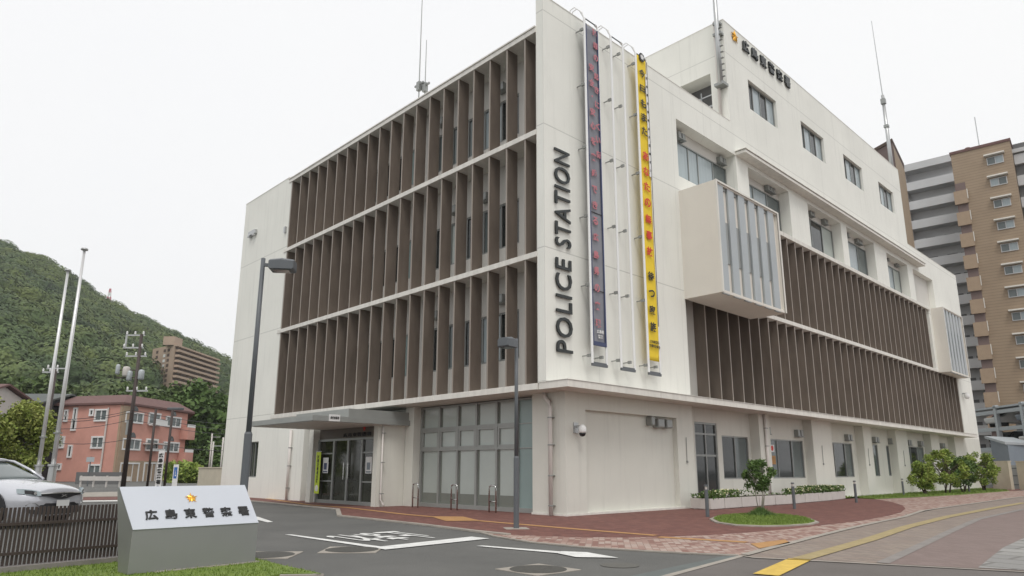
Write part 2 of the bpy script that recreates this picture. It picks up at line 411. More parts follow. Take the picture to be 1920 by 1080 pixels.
# brown crossing asphalt in front, right part
A = px((1262, 1080), (1394, 1043.5), (1412, 1046), (1920, 1073))
dirr = (A[3]-A[2]).normalized()
sheet('road', [A[1], A[2], A[3], A[3]+dirr*40, A[3]+dirr*40+Vector((20, -30, 0)), A[0]+(A[0]-A[1]).normalized()*25], .004, 'road')
B = px((1185, 1080), (1356, 1043.5), (1388, 1042), (1244, 1080))
sheet('road_edge_band', [B[0]+(B[0]-B[1])*4, B[1], B[2], B[3]+(B[3]-B[2])*4], .006, 'teal_band')
K1 = px((1244, 1080), (1388, 1042), (1400, 1043), (1266, 1080))
sheet('kerb_line', [K1[0]+(K1[0]-K1[1])*4, K1[1], K1[2], K1[3]+(K1[3]-K1[2])*4], .010, 'kerb')
# pavements: big rose sidewalk sheet under everything on the right
S = [G(1412, 1046), G(1920, 1073)]
far = (-6, 62)
brown = [G(1412, 1046), G(1920, 1073), G(1920, 1073)+dirr*25, Vector((40, 60, 0)), Vector((16, 72, 0)), Vector((1, 72, 0)), G(1740, 958), G(1650, 978), G(1560, 998), G(1476, 1022), G(1400, 1043)]
sheet('sidewalk', brown, .004, 'brown_pave')
rose = [G(1585, 1054.5), G(1659, 1057), G(1920, 1073), G(1920, 1073)+dirr*25, Vector((40, 58, 0)), G(1920, 930)+Vector((6, 12, 0)), G(1920, 956), G(1834, 974), G(1732, 1023)]
rose = [G(1659, 1058), G(1920, 1071.5), G(1920, 1071.5)+dirr*24, Vector((42, 56, 0)), Vector((14, 50, 0)), G(1920, 957), G(1834, 975), G(1732, 1024)]
sheet('sidewalk_rose', rose, .008, 'rose_pave')
def strip(name, pts, wd, z, m, kind='structure'):
    """constant-width strip along ground points"""
    L = []; Rr = []
    for i, p in enumerate(pts):
        d = (pts[min(i+1, len(pts)-1)]-pts[max(i-1, 0)]).normalized(); n = Vector((-d.y, d.x, 0))*wd/2
        L.append(p+n); Rr.append(p-n)
    mb = MB()
    for i in range(len(pts)-1): mb.quad(*[(q.x, q.y, z) for q in (L[i], Rr[i], Rr[i+1], L[i+1])])
    o = mb.build(name, m, fixn=False)
    for p in o.data.polygons:
        if p.normal.z < 0: p.flip()
    return tag(o, kind=kind)
strip('kerb_strip', px((1655, 1057), (1730, 1022), (1780, 998), (1834, 974), (1920, 955)), .17, .012, 'kerb_grey')
sheet('slab_pavement', [G(1834, 1066), G(1920, 1070.8), G(1920, 1070.8)+dirr*6, G(1920, 1010)+Vector((6, 5, 0)), G(1920, 1010), G(1881, 1028)], .012, 'slab')
strip('pavement_edge_line', [G(1394, 1044), G(1412, 1047), G(1920, 1074), G(1920, 1074)+dirr*24], .07, .016, 'kerb')
strip('kerb_light_line', px((1396, 1042), (1436, 1031), (1476, 1021), (1530, 1007), (1582, 994), (1640, 981), (1694, 970), (1730, 958), (1800, 948), (1920, 931)), .14, .016, 'kerb')
# yellow tactile
strip('tactile_path', px((1436, 1080), (1500, 1050.3)), .31, .016, 'yellow_mark')
strip('tactile_path_worn', px((1502, 1049.4), (1632, 1012), (1700, 989), (1775, 970), (1850, 955.5), (1920, 943)), .26, .014, 'yellow_dim')
# raised forecourt (red pavers) as a low step with kerb
redL = [G(470, 939.5), G(560, 948), G(637, 955.5), G(641, 968), G(700, 974), G(800, 985), G(900, 997.5)]
redB = [G(960, 1003.5), G(1020, 1006), G(1100, 1008), G(1180, 1008.5), G(1240, 1007.5), G(1330, 1004), G(1400, 999.5), G(1480, 992.5), G(1560, 983.5), G(1620, 976), G(1665, 968), G(1690, 961), G(1698, 954), G(1692, 948), G(1670, 941), G(1640, 936.5)]
red = redL+redB+[G(1600, 934.5), Vector((.6, 17, 0)), Vector((-1, 17, 0)), Vector((-1, 3, 0)), Vector((-24, 3, 0)), G(470, 939.5)+Vector((-9, -.5, 0))]
sheet('forecourt', red, .012, 'red_pave', thick=.05)
pink = redL[-1:]+redB[:13]+[G(1710, 953), G(1694, 970), G(1640, 981), G(1582, 994), G(1530, 1007), G(1476, 1021), G(1436, 1031), G(1392, 1043), G(1300, 1038.5), G(1200, 1033), G(1100, 1027), G(1000, 1017.5), G(930, 1006)]
sheet('pink_pavement', pink, .008, 'pink_pave')
pk2 = [G(1640, 936.5), G(1708, 933.5), G(1797, 928.5), G(1893, 921), Vector((6, 62, 0)), Vector((12, 62, 0)), G(1920, 931), G(1800, 948), G(1730, 958), G(1700, 966), G(1698, 954), G(1692, 948), G(1670, 941)]
sheet('pink_pavement_far', pk2, .009, 'pink_pave')
def kerb(name, pts, wd=.13, h=.05, m='kerb'):
    mb = MB()
    for i in range(len(pts)-1):
        a, b = Vector(pts[i]), Vector(pts[i+1]); d = (b-a).normalized(); n = Vector((-d.y, d.x, 0))*wd
        mb.obox(a-d*.004*i, (b-a), -n, Vector((0, 0, h)))
    return tag(mb.build(name, m), kind='structure')
kerb('forecourt_kerb', [redL[0]+Vector((-9, -.5, 0))]+redL+[redB[0]], .13, .035)
kerb('pavement_kerb', [redL[-1], G(930, 1006), G(1000, 1017.5), G(1100, 1027), G(1200, 1033), G(1300, 1038.5), G(1388, 1042)], .07, .02)
# tactile on forecourt
strip('tactile_guide', px((500, 935.5), (580, 947.5), (650, 952.5), (760, 965.5), (850, 973.5), (960, 983), (1100, 995), (1230, 1005.5)), .21, .018, 'ochre')
sheet('tactile_block', px((806, 969.5), (868, 970), (902, 978), (836, 978.5)), .022, 'ochre')
strip('tactile_guide_pink', px((1235, 1008), (1310, 1012.5), (1400, 1018)), .24, .014, 'ochre')
sheet('tactile_block_pink', px((1407, 1021), (1472, 1013), (1482, 1019.5), (1424, 1030)), .016, 'ochre')
# road paint
def pt(name, pts, z=.008): return sheet(name, px(*pts), z, 'mark')
pt('lane_line', [(534, 1003), (546, 1002.6), (732, 1028), (716, 1030.2)])
pt('stop_line', [(702, 1027), (722, 1031.5), (918, 1010.5), (884, 1007)], .010)
pt('lane_line', [(893, 1024.5), (904, 1023.6), (1092, 1038), (1080, 1041)])
pt('arrow_head', [(1046, 1038.5), (1052, 1034.6), (1100, 1036.4), (1160, 1047), (1080, 1045.6)], .010)
pt('parking_line', [(478, 969), (484, 969.5), (512, 979), (502, 980), (478, 974)])
o = text_mesh('止まれ', 1.0, .001, 'mark', 'road_lettering', (1.35, -6.2, .009), (0, -1, 0), (1, 0, 0), bold=.022, sx=.56); 
for v in o.data.vertices: v.co.x = 1.35+(v.co.x-1.35)*1.9; v.co.z = min(v.co.z, .0095)
tag(o, kind='structure')
# manhole covers
def manhole(c, r, lab, rot=0.0):
    e = empty('manhole_cover', (c.x, c.y, 0), lab, 'manhole', 'round manhole covers in the drive')
    q = MB(); pts = [c+Vector((math.cos(rot+k*math.pi/2), math.sin(rot+k*math.pi/2), 0))*r*1.5 for k in range(4)]
    q.prism([(p.x, p.y) for p in pts], -.003, .006); q.build('frame', 'kerb', e)
    q = MB(); q.lathe((c.x, c.y, 0), [(r, .002), (r, .010)], 28); q.build('cover', 'black_iron', e)
M['black_iron'] = mat('iron_cover', (.07, .068, .06), .7, var=.2, scale=20)
manhole(G(660, 1031), .42, 'iron manhole cover in pale square frame just below the stop line corner', .05)
manhole(G(498, 1041), .42, 'iron manhole cover in pale square frame beside the metal name monument', .05)
manhole(G(1009, 1068), .37, 'iron manhole cover in pale square frame nearest the bottom edge, below the arrow', .75)
c = G(1162, 1060); q = MB(); q.lathe((c.x, c.y, 0), [(.26, 0), (.26, .004)], 28)
tag(q.build('manhole_cover', mat('worn_cover', (.115, .112, .1), .85)), 'small dark worn manhole cover flush in asphalt right of the arrow tip', 'manhole')
# grass verge in front
grass_poly = [G(478, 1050), G(498, 1056), G(530, 1064), G(602, 1080), Vector((4.9, -9.9, 0)), Vector((6.0, -12, 0)), Vector((6.2, -16, 0)), Vector((2.6, -18, 0)), Vector((2.25, -14, 0)), G(222, 1052)]
sheet('grass_verge', grass_poly, .03, 'grass', thick=.03)
kerb('grass_verge_kerb', [G(480, 1053.5), G(500, 1057.5), G(532, 1065.5), G(604, 1081.5), Vector((5.0, -10, 0))], .05, .028)
def grass_blades(name, poly, n, h, z, seed, label, m='grass'):
    rnd = random.Random(seed); xs = [p[0] for p in poly]; ys = [p[1] for p in poly]; mb = MB(); c = 0
    def inside(x, y):
        r = False; j = len(poly)-1
        for i in range(len(poly)):
            if (poly[i][1] > y) != (poly[j][1] > y) and x < (poly[j][0]-poly[i][0])*(y-poly[i][1])/(poly[j][1]-poly[i][1])+poly[i][0]: r = not r
            j = i
        return r
    while c < n:
        x, y = rnd.uniform(min(xs), max(xs)), rnd.uniform(min(ys), max(ys))
        if not inside(x, y): continue
        a = rnd.uniform(0, 6.3); hh = h*rnd.uniform(.5, 1.2); w_ = h*.22; dx, dy = math.cos(a)*w_, math.sin(a)*w_; lx, ly = rnd.uniform(-.6, .6)*hh, rnd.uniform(-.6, .6)*hh
        mb.quad((x-dx, y-dy, z), (x+dx, y+dy, z), (x+lx, y+ly, z+hh)); c += 1
    o = mb.build(name, m, fixn=False); return tag(o, label, 'grass', kind='stuff')
grass_blades('verge_grass', [(p[0], p[1]) for p in grass_poly], 26000, .03, .028, 3, 'short green turf around the foot of the metal monument')
isl = [G(1333, 975.5), G(1345, 982), G(1380, 987), G(1430, 989), G(1480, 988), G(1520, 985), G(1533, 981.5), G(1515, 974), G(1480, 968.5), G(1430, 966), G(1380, 967), G(1345, 970.5)]
cI = sum((Vector(p) for p in isl), Vector())/len(isl)
sheet('island_kerb', [cI+(Vector(p)-cI)*1.03 for p in isl], .04, 'kerb', thick=.05)
sheet('grass_island', [cI+(Vector(p)-cI)*.95 for p in isl], .055, 'grass', thick=.03)
grass_blades('island_grass', [(cI+(Vector(p)-cI)*.95)[:2] for p in isl], 9000, .045, .054, 4, 'bright green turf on the oval island under the small tree')
bed = [G(1588, 933.5), G(1640, 936), G(1708, 933), G(1797, 928.5), G(1841, 925), G(1893, 921), Vector((-.2, 45, 0)), Vector((.2, 18.5, 0))]
sheet('grass_bed', bed, .045, 'grass', thick=.04)
grass_blades('bed_grass', [p[:2] for p in bed], 9000, .09, .044, 5, 'rough green grass strip along the foot of the long side wall')
red2 = [G(1893, 921), G(1930, 918), Vector((6, 62, 0)), Vector((-2, 62, 0)), Vector((-.2, 45, 0))]
sheet('red_pavement_far', red2, .006, 'red_pave')
# far street on the left
sheet('far_pavement', px((140, 924), (222, 922), (222, 931), (140, 932)), .006, 'kerb')
sheet('far_red_strip', px((150, 932.5), (250, 931), (250, 937), (150, 938.5)), .008, 'red_pave')
sheet('far_line', px((150, 939), (225, 938), (225, 940.2), (150, 941)), .008, 'mark')

# ================================================================== POLICE STATION
ps = empty('police_station', (-8, 12, 0), 'large white panelled police station with brown vertical fins over grey glazing, nearest the camera', 'building')
WX = Wall('X', 0.0); WY = Wall('Y', 0.0)
# --- shells (front faces with openings)
mb = MB()
# banner wall slab: X -.3..0, Y 0..7.48
mb.box(-.30, 0, 0, 7.42, 3.64, 16.0); mb.build('banner_wall', 'wall', ps)
# right facade upper wall with storey openings (plane X=0), Y 7.42 .. 45.7
mb = MB()
bays4 = [(7.45, 12.05, 12.12, 14.5), (13.1, 17.1, 11.95, 14.3), (19.2, 23.35, 11.95, 14.3), (24.15, 28.25, 11.95, 14.3), (30.3, 34.1, 11.95, 14.2)]
bays4.append((35.2, 39.4, 11.95, 14.2, .35))
WX.holes(mb, 7.42, 12.05, 11.95, 14.6, [(7.45, 12.05, 12.12, 14.5)], .55); WX.face(mb, 7.42, 11.8, 0, 14.6, 16.0); WX.face(mb, 11.8, 12.05, 0, 14.6, 21.0); WX.face(mb, 7.42, 12.42, 0, 11.3, 11.95)
ub = [(13.79, 16.6), (19.36, 22.2), (24.9, 27.72), (30.45, 33.1)]
WX.holes(mb, 12.05, 34.8, 11.95, 21.0, bays4[1:5]+[(a, b, 17.38, 18.88, .22) for a, b in ub], .55)
WX.holes(mb, 34.8, 45.8, 11.95, 15.78, [bays4[5]], .35)
WX.face(mb, 42.2, 45.8, 0, 3.47, 11.95); WX.face(mb, 37.5, 42.2, 0, 7.6, 11.95)
mb.build('upper_wall', 'wall', ps)
# upper block body
mb = MB()
WU = Wall('Y', 11.8)
WU.holes(mb, -14, 0, 14.5, 21.0, [(-2.35, -.78, 16.2, 18.66, .9)], .9)
mb.quad((-14, 11.8, 14), (-14, 34.8, 14), (-14, 34.8, 21), (-14, 11.8, 21)); mb.quad((-14, 34.8, 14), (0, 34.8, 14), (0, 34.8, 21), (-14, 34.8, 21))
mb.quad((-14, 11.8, 20.7), (0, 11.8, 20.7), (0, 34.8, 20.7), (-14, 34.8, 20.7)); mb.build('upper_block', 'wall', ps)
mb = MB(); mb.box(-2.5, -.6, 12.7, 12.8, 16, 18.9); mb.build('opening_back', 'tower_dark', ps)
mb = MB(); mb.box(-2.3, -.8, 12.3, 12.36, 17.35, 17.42); mb.box(-2.3, -.8, 12.3, 12.36, 17.9, 17.95); mb.box(-1.6, -1.56, 12.3, 12.35, 16.2, 18.2); mb.build('railing', 'alu', ps)
# roofs, far and hidden sides
mb = MB()
mb.quad((-22, 0, 14.95), (-.3, 0, 14.95), (-.3, 45.8, 14.95), (-22, 45.8, 14.95)); mb.build('roof', 'concrete_white', ps)
mb = MB(); mb.quad((-21.9, 0, 0), (-21.9, 45.8, 0), (-21.9, 45.8, 15.1), (-21.9, 0, 15.1)); mb.quad((-21.9, 45.8, 0), (0, 45.8, 0), (0, 45.8, 15.78), (-21.9, 45.8, 15.78))
mb.quad((-.3, 7.42, 14.9), (-.3, 45.8, 14.9), (-.3, 45.8, 15.78), (-.3, 7.42, 15.78)); mb.quad((0, 34.8, 15.78), (-.3, 34.8, 15.78), (-.3, 45.8, 15.78), (0, 45.8, 15.78))
mb.quad((0, 7.42, 16.), (-.3, 7.42, 16.), (-.3, 11.8, 16.), (0, 11.8, 16.)); mb.quad((-.3, 7.42, 14.9), (-.3, 11.8, 14.9), (-.3, 11.8, 16.), (-.3, 7.42, 16.))
mb.build('rear_wall', 'wall', ps)
mb = MB(); mb.box(-21.88, -16.72, 0, .2, .0, .3)
mb = MB()
WY.holes(mb, -21.9, -16.7, 0, 15.1, [(-18.95, -18.0, .9, 2.5, .15)], .15)
WY.holes(mb, -16.7, -13.75, 0, 3.46, [], .1)
mb.quad((-16.7, 0, 3.46), (-16.7, .9, 3.46), (-16.7, .9, 15.1), (-16.7, 0, 15.1)); mb.quad((-21.9, .3, 15.1), (-16.7, .3, 15.1), (-16.7, 0, 15.1), (-21.9, 0, 15.1))
mb.quad((-13.75, 0, 0), (-13.75, 1.0, 0), (-13.75, 1.0, 3.46), (-13.75, 0, 3.46))
mb.build('left_wall', 'wall', ps)
window(ps, WY, -18.95, -18.0, .9, 2.5, -.13, [(1, 'glass_dark'), (1, 'glass_dark')])
# --- left facade: slabs, fins, back wall, windows
WB = Wall('Y', .85)
gx = [(-6.35, -1.92), (-12.25, -7.85), (-16.4, -13.85)]
rows = [(3.64, 7.36, 4.62, 6.2), (7.53, 11.27, 8.37, 9.93), (11.44, 14.8, 12.2, 13.72)]
mb = MB()
for z0, z1, wz0, wz1 in rows: WB.holes(mb, -16.7, -.3, z0, z1, [(a, b, wz0, wz1, .12) for a, b in gx], .12)
mb.quad((-.302, 0, 3.64), (-.302, .85, 3.64), (-.302, .85, 14.8), (-.302, 0, 14.8))
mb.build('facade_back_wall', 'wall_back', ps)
rnd = random.Random(5)
seqs = [['glass_dark', 'glass_grey', 'glass_dark', 'glass_light', 'glass_dark'], ['glass_dark', 'blind', 'glass_dark', 'glass_grey', 'glass_dark'], ['glass_grey', 'glass_grey', 'glass_grey', 'glass_light', 'glass_dark']]
for r_, (z0, z1, wz0, wz1) in enumerate(rows):
    for k, (a, b) in enumerate(gx):
        s = seqs[r_] if k == 0 else ['glass_dark', 'glass_grey', 'glass_dark', 'glass_dark', 'blind2'] if k == 1 else ['glass_dark', 'glass_grey', 'glass_dark']
        window(ps, WB, a, b, wz0, wz1, -.10, [(1, x) for x in s], name='facade_window', fw=.06)
    for u in ((-2.62, -6.0, -9.9) if r_ != 1 else (-3.45, -5.1, -9.9)):
        q = MB(); q.box(u-.17, u+.17, .60, .85, wz1+.28, wz1+.55); q.box(u-.19, u+.19, .58, .85, wz1+.25, wz1+.29); q.build('vent_hood', 'alu_dark', ps, bevel=.02)
ledges = [(3.46, 3.64), (7.36, 7.53), (11.27, 11.44)]
for z0, z1 in ledges:
    q = MB(); xR = -.02 if z0 < 4 else .0
    x = -16.95; n = 0
    segs = [-16.95, -13.4, -9.2, -5.1, -.30]
    for a, b in zip(segs, segs[1:]): q.box(a+.006, b-.006, -.03, .86, z0, z1)
    q.build('ledge', 'concrete_white', ps, bevel=.008)
q = MB(); q.box(-16.95, -.30, -.03, 1.2, 14.8, 14.97); q.box(-16.95, -.30, -.06, 1.2, 14.975, 15.03); q.build('roof_edge', 'concrete_white', ps, bevel=.008)
for z0, z1 in ((3.64, 7.36), (7.53, 11.27), (11.44, 14.8)):
    for k in range(20):
        x = -.83*k-.80
        if k == 19: x = -16.62
        q = MB(); q.box(x-.03, x+.03, .012, .46, z0, z1); f = q.build('fin', 'fin', ps)
        q = MB(); q.box(x-.03, x+.03, .0, .010, z0, z1); q.build('edge_strip', 'fin_edge', f)
# --- right facade louvres (plane X=0)
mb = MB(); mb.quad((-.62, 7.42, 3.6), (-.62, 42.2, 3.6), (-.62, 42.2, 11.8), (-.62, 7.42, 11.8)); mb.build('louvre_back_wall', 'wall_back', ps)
mb = MB(); mb.quad((0, 42.2, 3.6), (-.62, 42.2, 3.6), (-.62, 42.2, 7.6), (0, 42.2, 7.6)); mb.quad((0, 37.5, 7.6), (-.62, 37.5, 7.6), (-.62, 37.5, 11.8), (0, 37.5, 11.8)); mb.build('louvre_end_wall', 'wall', ps)
k = 0; y = 8.73
while y < 42.1:
    q = MB(); q.box(-.48, -.012, y-.03, y+.03, 3.66, 7.6); f = q.build('louvre', 'fin', ps)
    q = MB(); q.box(-.01, 0.0, y-.03, y+.03, 3.66, 7.6); q.build('edge_strip', 'fin_edge', f)
    if 12.5 < y < 37.4:
        q = MB(); q.box(-.48, -.012, y-.03, y+.03, 7.78, 11.74); f = q.build('louvre', 'fin', ps)
        q = MB(); q.box(-.01, 0.0, y-.03, y+.03, 7.78, 11.74); q.build('edge_strip', 'fin_edge', f)
    y += .853
q = MB()
for a, b in ((12.42, 19), (19, 26), (26, 33), (33, 38.0)): q.box(-.62, .04, a+.008, b-.008, 7.6, 7.78)
q.build('ledge', 'concrete_white', ps, bevel=.008)
q = MB()
for a, b in ((12.42, 16), (16, 20.5), (20.5, 24.6), (24.6, 28.8), (28.8, 33), (33, 37.7)): q.box(-.62, .06, a+.008, b-.008, 11.76, 11.96)
q.build('ledge', 'concrete_white', ps, bevel=.008)
# bottom canopy ledge along the right side
q = MB()
segs = [.0, 4.4, 10, 15.4, 21, 26.6, 32, 37, 41.8]
for a, b in zip(segs, segs[1:]): q.box(-.28, .80, a+.006, b-.006, 3.46, 3.65)
q.box(-.28, .82, 0.0-.01, 41.8, 3.655, 3.67)
q.build('canopy_ledge', 'concrete_white', ps)
q = MB(); q.box(-.30, .0, -.0, .02, 3.40, 3.66)
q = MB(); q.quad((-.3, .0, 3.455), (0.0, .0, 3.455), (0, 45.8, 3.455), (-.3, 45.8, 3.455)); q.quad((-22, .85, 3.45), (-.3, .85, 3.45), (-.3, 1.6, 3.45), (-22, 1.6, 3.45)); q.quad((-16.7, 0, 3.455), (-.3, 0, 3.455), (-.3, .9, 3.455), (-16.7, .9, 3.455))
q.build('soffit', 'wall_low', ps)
# 4th floor canopy
q = MB(); q.box(-.1, .46, 12.06, 36.4, 14.5, 14.64); q.box(-.1, .50, 12.02, 36.44, 14.66, 14.70); q.build('upper_canopy', 'concrete_white', ps, bevel=.008)
# 4th floor windows (recessed)
W4 = Wall('X', -.5)
def bay_fill(y0, y1, z0, z1, wz1, panes, X=-.5, vents=True, wz0=None):
    Wp = Wall('X', X); q = MB()
    if wz0 is not None: Wp.face(q, y0, y1, 0, z0, wz0)
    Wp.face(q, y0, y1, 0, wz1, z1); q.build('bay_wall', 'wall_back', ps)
    window(ps, Wp, y0+.02, y1-.02, wz0 or z0, wz1, -.05, panes, name='bay_window', fw=.05)
bay_fill(7.45, 12.05, 12.12, 14.5, 14.0, [(.5, 'glass_light'), (1.2, 'glass_light'), (.8, 'glass_light'), (1.3, 'glass_light'), (1.2, 'glass_grey')])
for i, (a, b, z0, z1) in enumerate(bays4[1:5]):
    s = [['glass_light', 'glass_light', 'glass_grey'], ['glass_light', 'glass_dark', 'blind'], ['glass_light', 'glass_light', 'glass_grey'], ['glass_grey', 'glass_light', 'blind']][i]
    bay_fill(a, b, z0, z1, z1-.35, [(1, x) for x in s])
def hoods(y, z, X, n=2, gap=.28, s=.13):
    for j in range(n):
        q = MB(); yy = y+j*gap; q.box(X, X+.20, yy, yy+s*1.6, z-.14, z+.14); q.box(X, X+.24, yy-.015, yy+s*1.6+.015, z-.18, z-.14); q.build('vent_hood', 'alu_dark', ps, bevel=.015)
for y, n in ((8.1, 2), (11.3, 2), (15.6, 3), (22.0, 2), (26.6, 3), (20.3, 2), (31.6, 1), (33.2, 2), (25.2, 1)): hoods(y, 14.2, -.5, n)
q = MB(); WX_ = Wall('X', -.35); WX_.face(q, 35.2, 39.4, 0, 11.95, 14.2); q.build('recess_panel', 'wall_back', ps)
# upper block windows
for a, b in ub:
    window(ps, WX, a+.02, b-.02, 17.40, 18.86, -.2, [(.75, 'glass_dark'), (.85, 'glass_light'), (.75, 'glass_dark'), (.9, 'glass_light')], name='upper_window', fw=.05)
# --- projecting screened boxes
def screen_box(y0, y1, z0, z1, e, n, slot):
    q = MB(); t = .09
    q.box(0.0, e, y0, y0+t, z0, z1); q.box(0.0, e, y1-t, y1, z0, z1); q.box(0.0, e-.02, y0+t, y1-t, z0, z0+.1); q.box(0.0, e-.02, y0+t, y1-t, z1-.1, z1)
    o = q.build('screen_box', 'box_wall', ps)
    q = MB(); WXe = Wall('X', e-.12); WXe.face(q, y0+t, y1-t, 0, z0+.1, z1-.1); q.build('screen_back', 'box_wall', o)
    q = MB(); q.box(e-.06, e+.03, y0+t, y1-t, z1-.05, z1+.02); q.box(e-.02, e+.03, y0-.003, y0+t, z0, z1+.02); q.box(e-.02, e+.03, y1-t, y1+.003, z0, z1+.02); q.build('screen_frame', 'concrete_white', o)
    pitch = (y1-y0-2*t)/n
    for k in range(n):
        a = y0+t+k*pitch; q = MB(); q.box(e-.10, e-.03, a+.02, a+pitch*.62, z0-.03, z1-.06); q.build('screen_panel', 'panel_grey', o)
        if k < n-1:
            q = MB(); q.box(e-.115, e-.085, a+pitch*.64, a+pitch*.98, slot[0], slot[1]); q.build('screen_slot', 'alu_dark', o)
            q = MB(); q.box(e-.115, e-.085, a+pitch*.64, a+pitch*.98, z1-.22, z1-.11); q.build('screen_slot', 'alu_dark', o)
screen_box(7.37, 12.28, 7.3, 11.48, 1.52, 6, (8.47, 10.03))
screen_box(38.0, 42.6, 7.6, 11.95, .72, 6, (8.7, 10.5))
# --- ground floor right side
X0 = 0.0
recs = [(1.68, 6.45, .08, 2.98, .18)]
gb = [(7.45, 12.3), (13.2, 17.25), (19.35, 23.3), (24.35, 28.1), (30.0, 34.3), (36.0, 39.4)]
mb = MB(); WX.holes(mb, .78, 45.8, 0, 3.47, recs+[(a, b, 0, 3.47, .4) for a, b in gb], .4)
mb.quad((0, .78, 0), (-1.3, .78, 0), (-1.3, .78, 3.47), (0, .78, 3.47)); mb.quad((-1.3, .78, 0), (-1.3, 1.2, 0), (-1.3, 1.2, 3.47), (-1.3, .78, 3.47))
mb.build('ground_wall', 'wall_low', ps)
mb = MB(); WR = Wall('X', -.18); WR.face(mb, 1.68, 6.45, 0, .08, 2.98); mb.build('blank_panel', 'wall_low', ps)
mb = MB(); mb.box(0.0, .025, .75, 7.45, 0, .07); mb.box(-1.32, 0.0, .755, .78, 0, .07); mb.build('plinth', 'concrete_white', ps)
for a, b in [(12.3, 13.2), (17.25, 19.35), (23.3, 24.35), (28.1, 30.0), (34.3, 36.)]: mb = MB(); mb.box(0, .02, a, b, 0, .07); mb.build('plinth', 'concrete_white', ps)
WG = Wall('X', -.4)
wins = {0: [(8.2, 9.75, 0.0, 2.97), (10.08, 12.1, .93, 2.54)], 1: [(13.3, 17.1, .93, 2.54)], 2: [(19.5, 22.75, .94, 2.58)], 3: [(25.6, 26.3, .97, 2.62), (27.6, 28.05, .97, 2.6)], 4: [(30.6, 34.1, .98, 2.66)], 5: [(36.4, 38.8, 1.0, 2.66)]}
for i, (a, b) in enumerate(gb): mb = MB(); WG.holes(mb, a, b, 0, 3.47, [(*h, .1) for h in wins[i]], .1); mb.build('bay_back_wall', 'wall_low', ps)
G_, D_, L_ = 'glass_grey', 'glass_dark', 'glass_light'
dw = window(ps, WG, 8.2, 9.75, .02, 2.97, -.09, [(1, 'glass_dark'), (1, 'glass_dark')], name='side_door', fw=.07, rails=(1.78, 2.55), fr='alu_dark')
window(ps, WG, 10.08, 12.1, .93, 2.54, -.09, [(1, D_), (1, G_)]); window(ps, WG, 13.3, 17.1, .93, 2.54, -.09, [(1, G_), (1, 'glass_dark'), (.8, G_)])
window(ps, WG, 19.5, 22.75, .94, 2.58, -.09, [(1, 'glass_grey'), (1.2, D_), (.8, G_)])
for h in wins[3]: window(ps, WG, *h, -.09, [(1, G_)])
window(ps, WG, 30.6, 34.1, .98, 2.66, -.09, [(1, G_), (1, D_), (1, G_)]); window(ps, WG, 36.4, 38.8, 1.0, 2.66, -.09, [(1, G_), (1, D_)])
for y, n in ((13.5, 1), (16.3, 2), (19.6, 1), (21.9, 2), (25.6, 2), (28.0, 1), (30.9, 2), (33.1, 2), (37.5, 2)): hoods(y, 2.86, -.4, n, .32)
for a, b, zz in ((4.92, 5.10, 2.83), (5.28, 5.64, 2.78), (5.78, 6.10, 2.78)):
    q = MB(); q.box(-.18, .08, a, b, zz-.17, zz+.13); q.build('vent_hood', 'alu_dark', ps, bevel=.04)
for y in (6.95, 18.1, 23.7, 29.0):
    q = MB(); q.tube([(.02, y, 1.55), (.03, y, 2.35)], .013, 6); q.box(0, .05, y-.03, y+.03, 1.50, 1.57); q.build('rod', 'alu_dark', ps)
# --- glazed corner front
WGl = Wall('Y', 1.15)
mu = [onY(p, 870, 1.15).x for p in (792, 824.5, 859, 894.5, 933, 972, 1017)]; mu[0] = -7.15; mu[-1] = -1.3
f = MB()
for i, u in enumerate(mu): w_ = .045 if i < 6 else .03; WGl.box(f, u-w_, u+w_, -.02, .07, .0, 3.42)
WGl.box(f, mu[0], mu[-1], -.02, .09, .0, .14); WGl.box(f, mu[0], mu[-1], -.02, .06, 3.36, 3.42)
for a, b in zip(mu[:-2], mu[1:-1]):
    WGl.box(f, a+.045, b-.045, -.02, .065, 2.60, 2.69); WGl.box(f, a+.045, b-.045, -.02, .065, 1.88, 1.97)
    WGl.box(f, a+.045, a+.12, -.015, .055, 1.97, 2.6); WGl.box(f, b-.12, b-.045, -.015, .055, 1.97, 2.6); WGl.box(f, a+.12, b-.12, -.015, .055, 2.53, 2.6); WGl.box(f, a+.12, b-.12, -.015, .055, 1.97, 2.03)
WGl.box(f, mu[-2]+.045, mu[-1]-.03, -.02, .03, 2.63, 2.66); WGl.box(f, mu[-2]+.045, mu[-1]-.03, -.02, .03, 1.89, 1.92)
fo = f.build('corner_glazing', 'steel_grey', ps)
q = MB()
for a, b in zip(mu[:-2], mu[1:-1]): WGl.face(q, a+.13, b, -.0, .48, 3.4)
q.build('pane', 'blind', fo, fixn=False)
q = MB()
for a, b in zip(mu[:-2], mu[1:-1]): WGl.face(q, a, a+.13, -.0, .14, 3.4); WGl.face(q, a+.13, b, 0, .14, .48)
q.build('pane', mat('shaded_glass', (.20, .215, .19), .15), fo, fixn=False)
q = MB(); WGl.face(q, mu[-2], mu[-1], 0, .14, 3.4); q.build('pane', 'blind2', fo, fixn=False)
q = MB(); q.box(-7.70, -7.2, .78, 1.3, 0, 3.46); q.build('pilaster', 'wall_low', ps)
# ceiling band between entrance block and ledge
q = MB(); q.box(-12.3, -7.16, 1.2, 1.25, 0, 3.46); q.quad((-13.75, .95, 0), (-12.3, .95, 0), (-12.3, .95, 3.46), (-13.75, .95, 3.46)); q.build('porch_back_wall', 'wall_low', ps)
WP = Wall('Y', .95)
window(ps, WP, -13.5, -12.65, 1.02, 2.35, .0, [(1, 'glass_dark')], name='porch_window')
q = MB(); q.box(-13.12, -13.0, .90, .95, .35, .85); q.build('intercom_panel', 'alu_dark', ps)
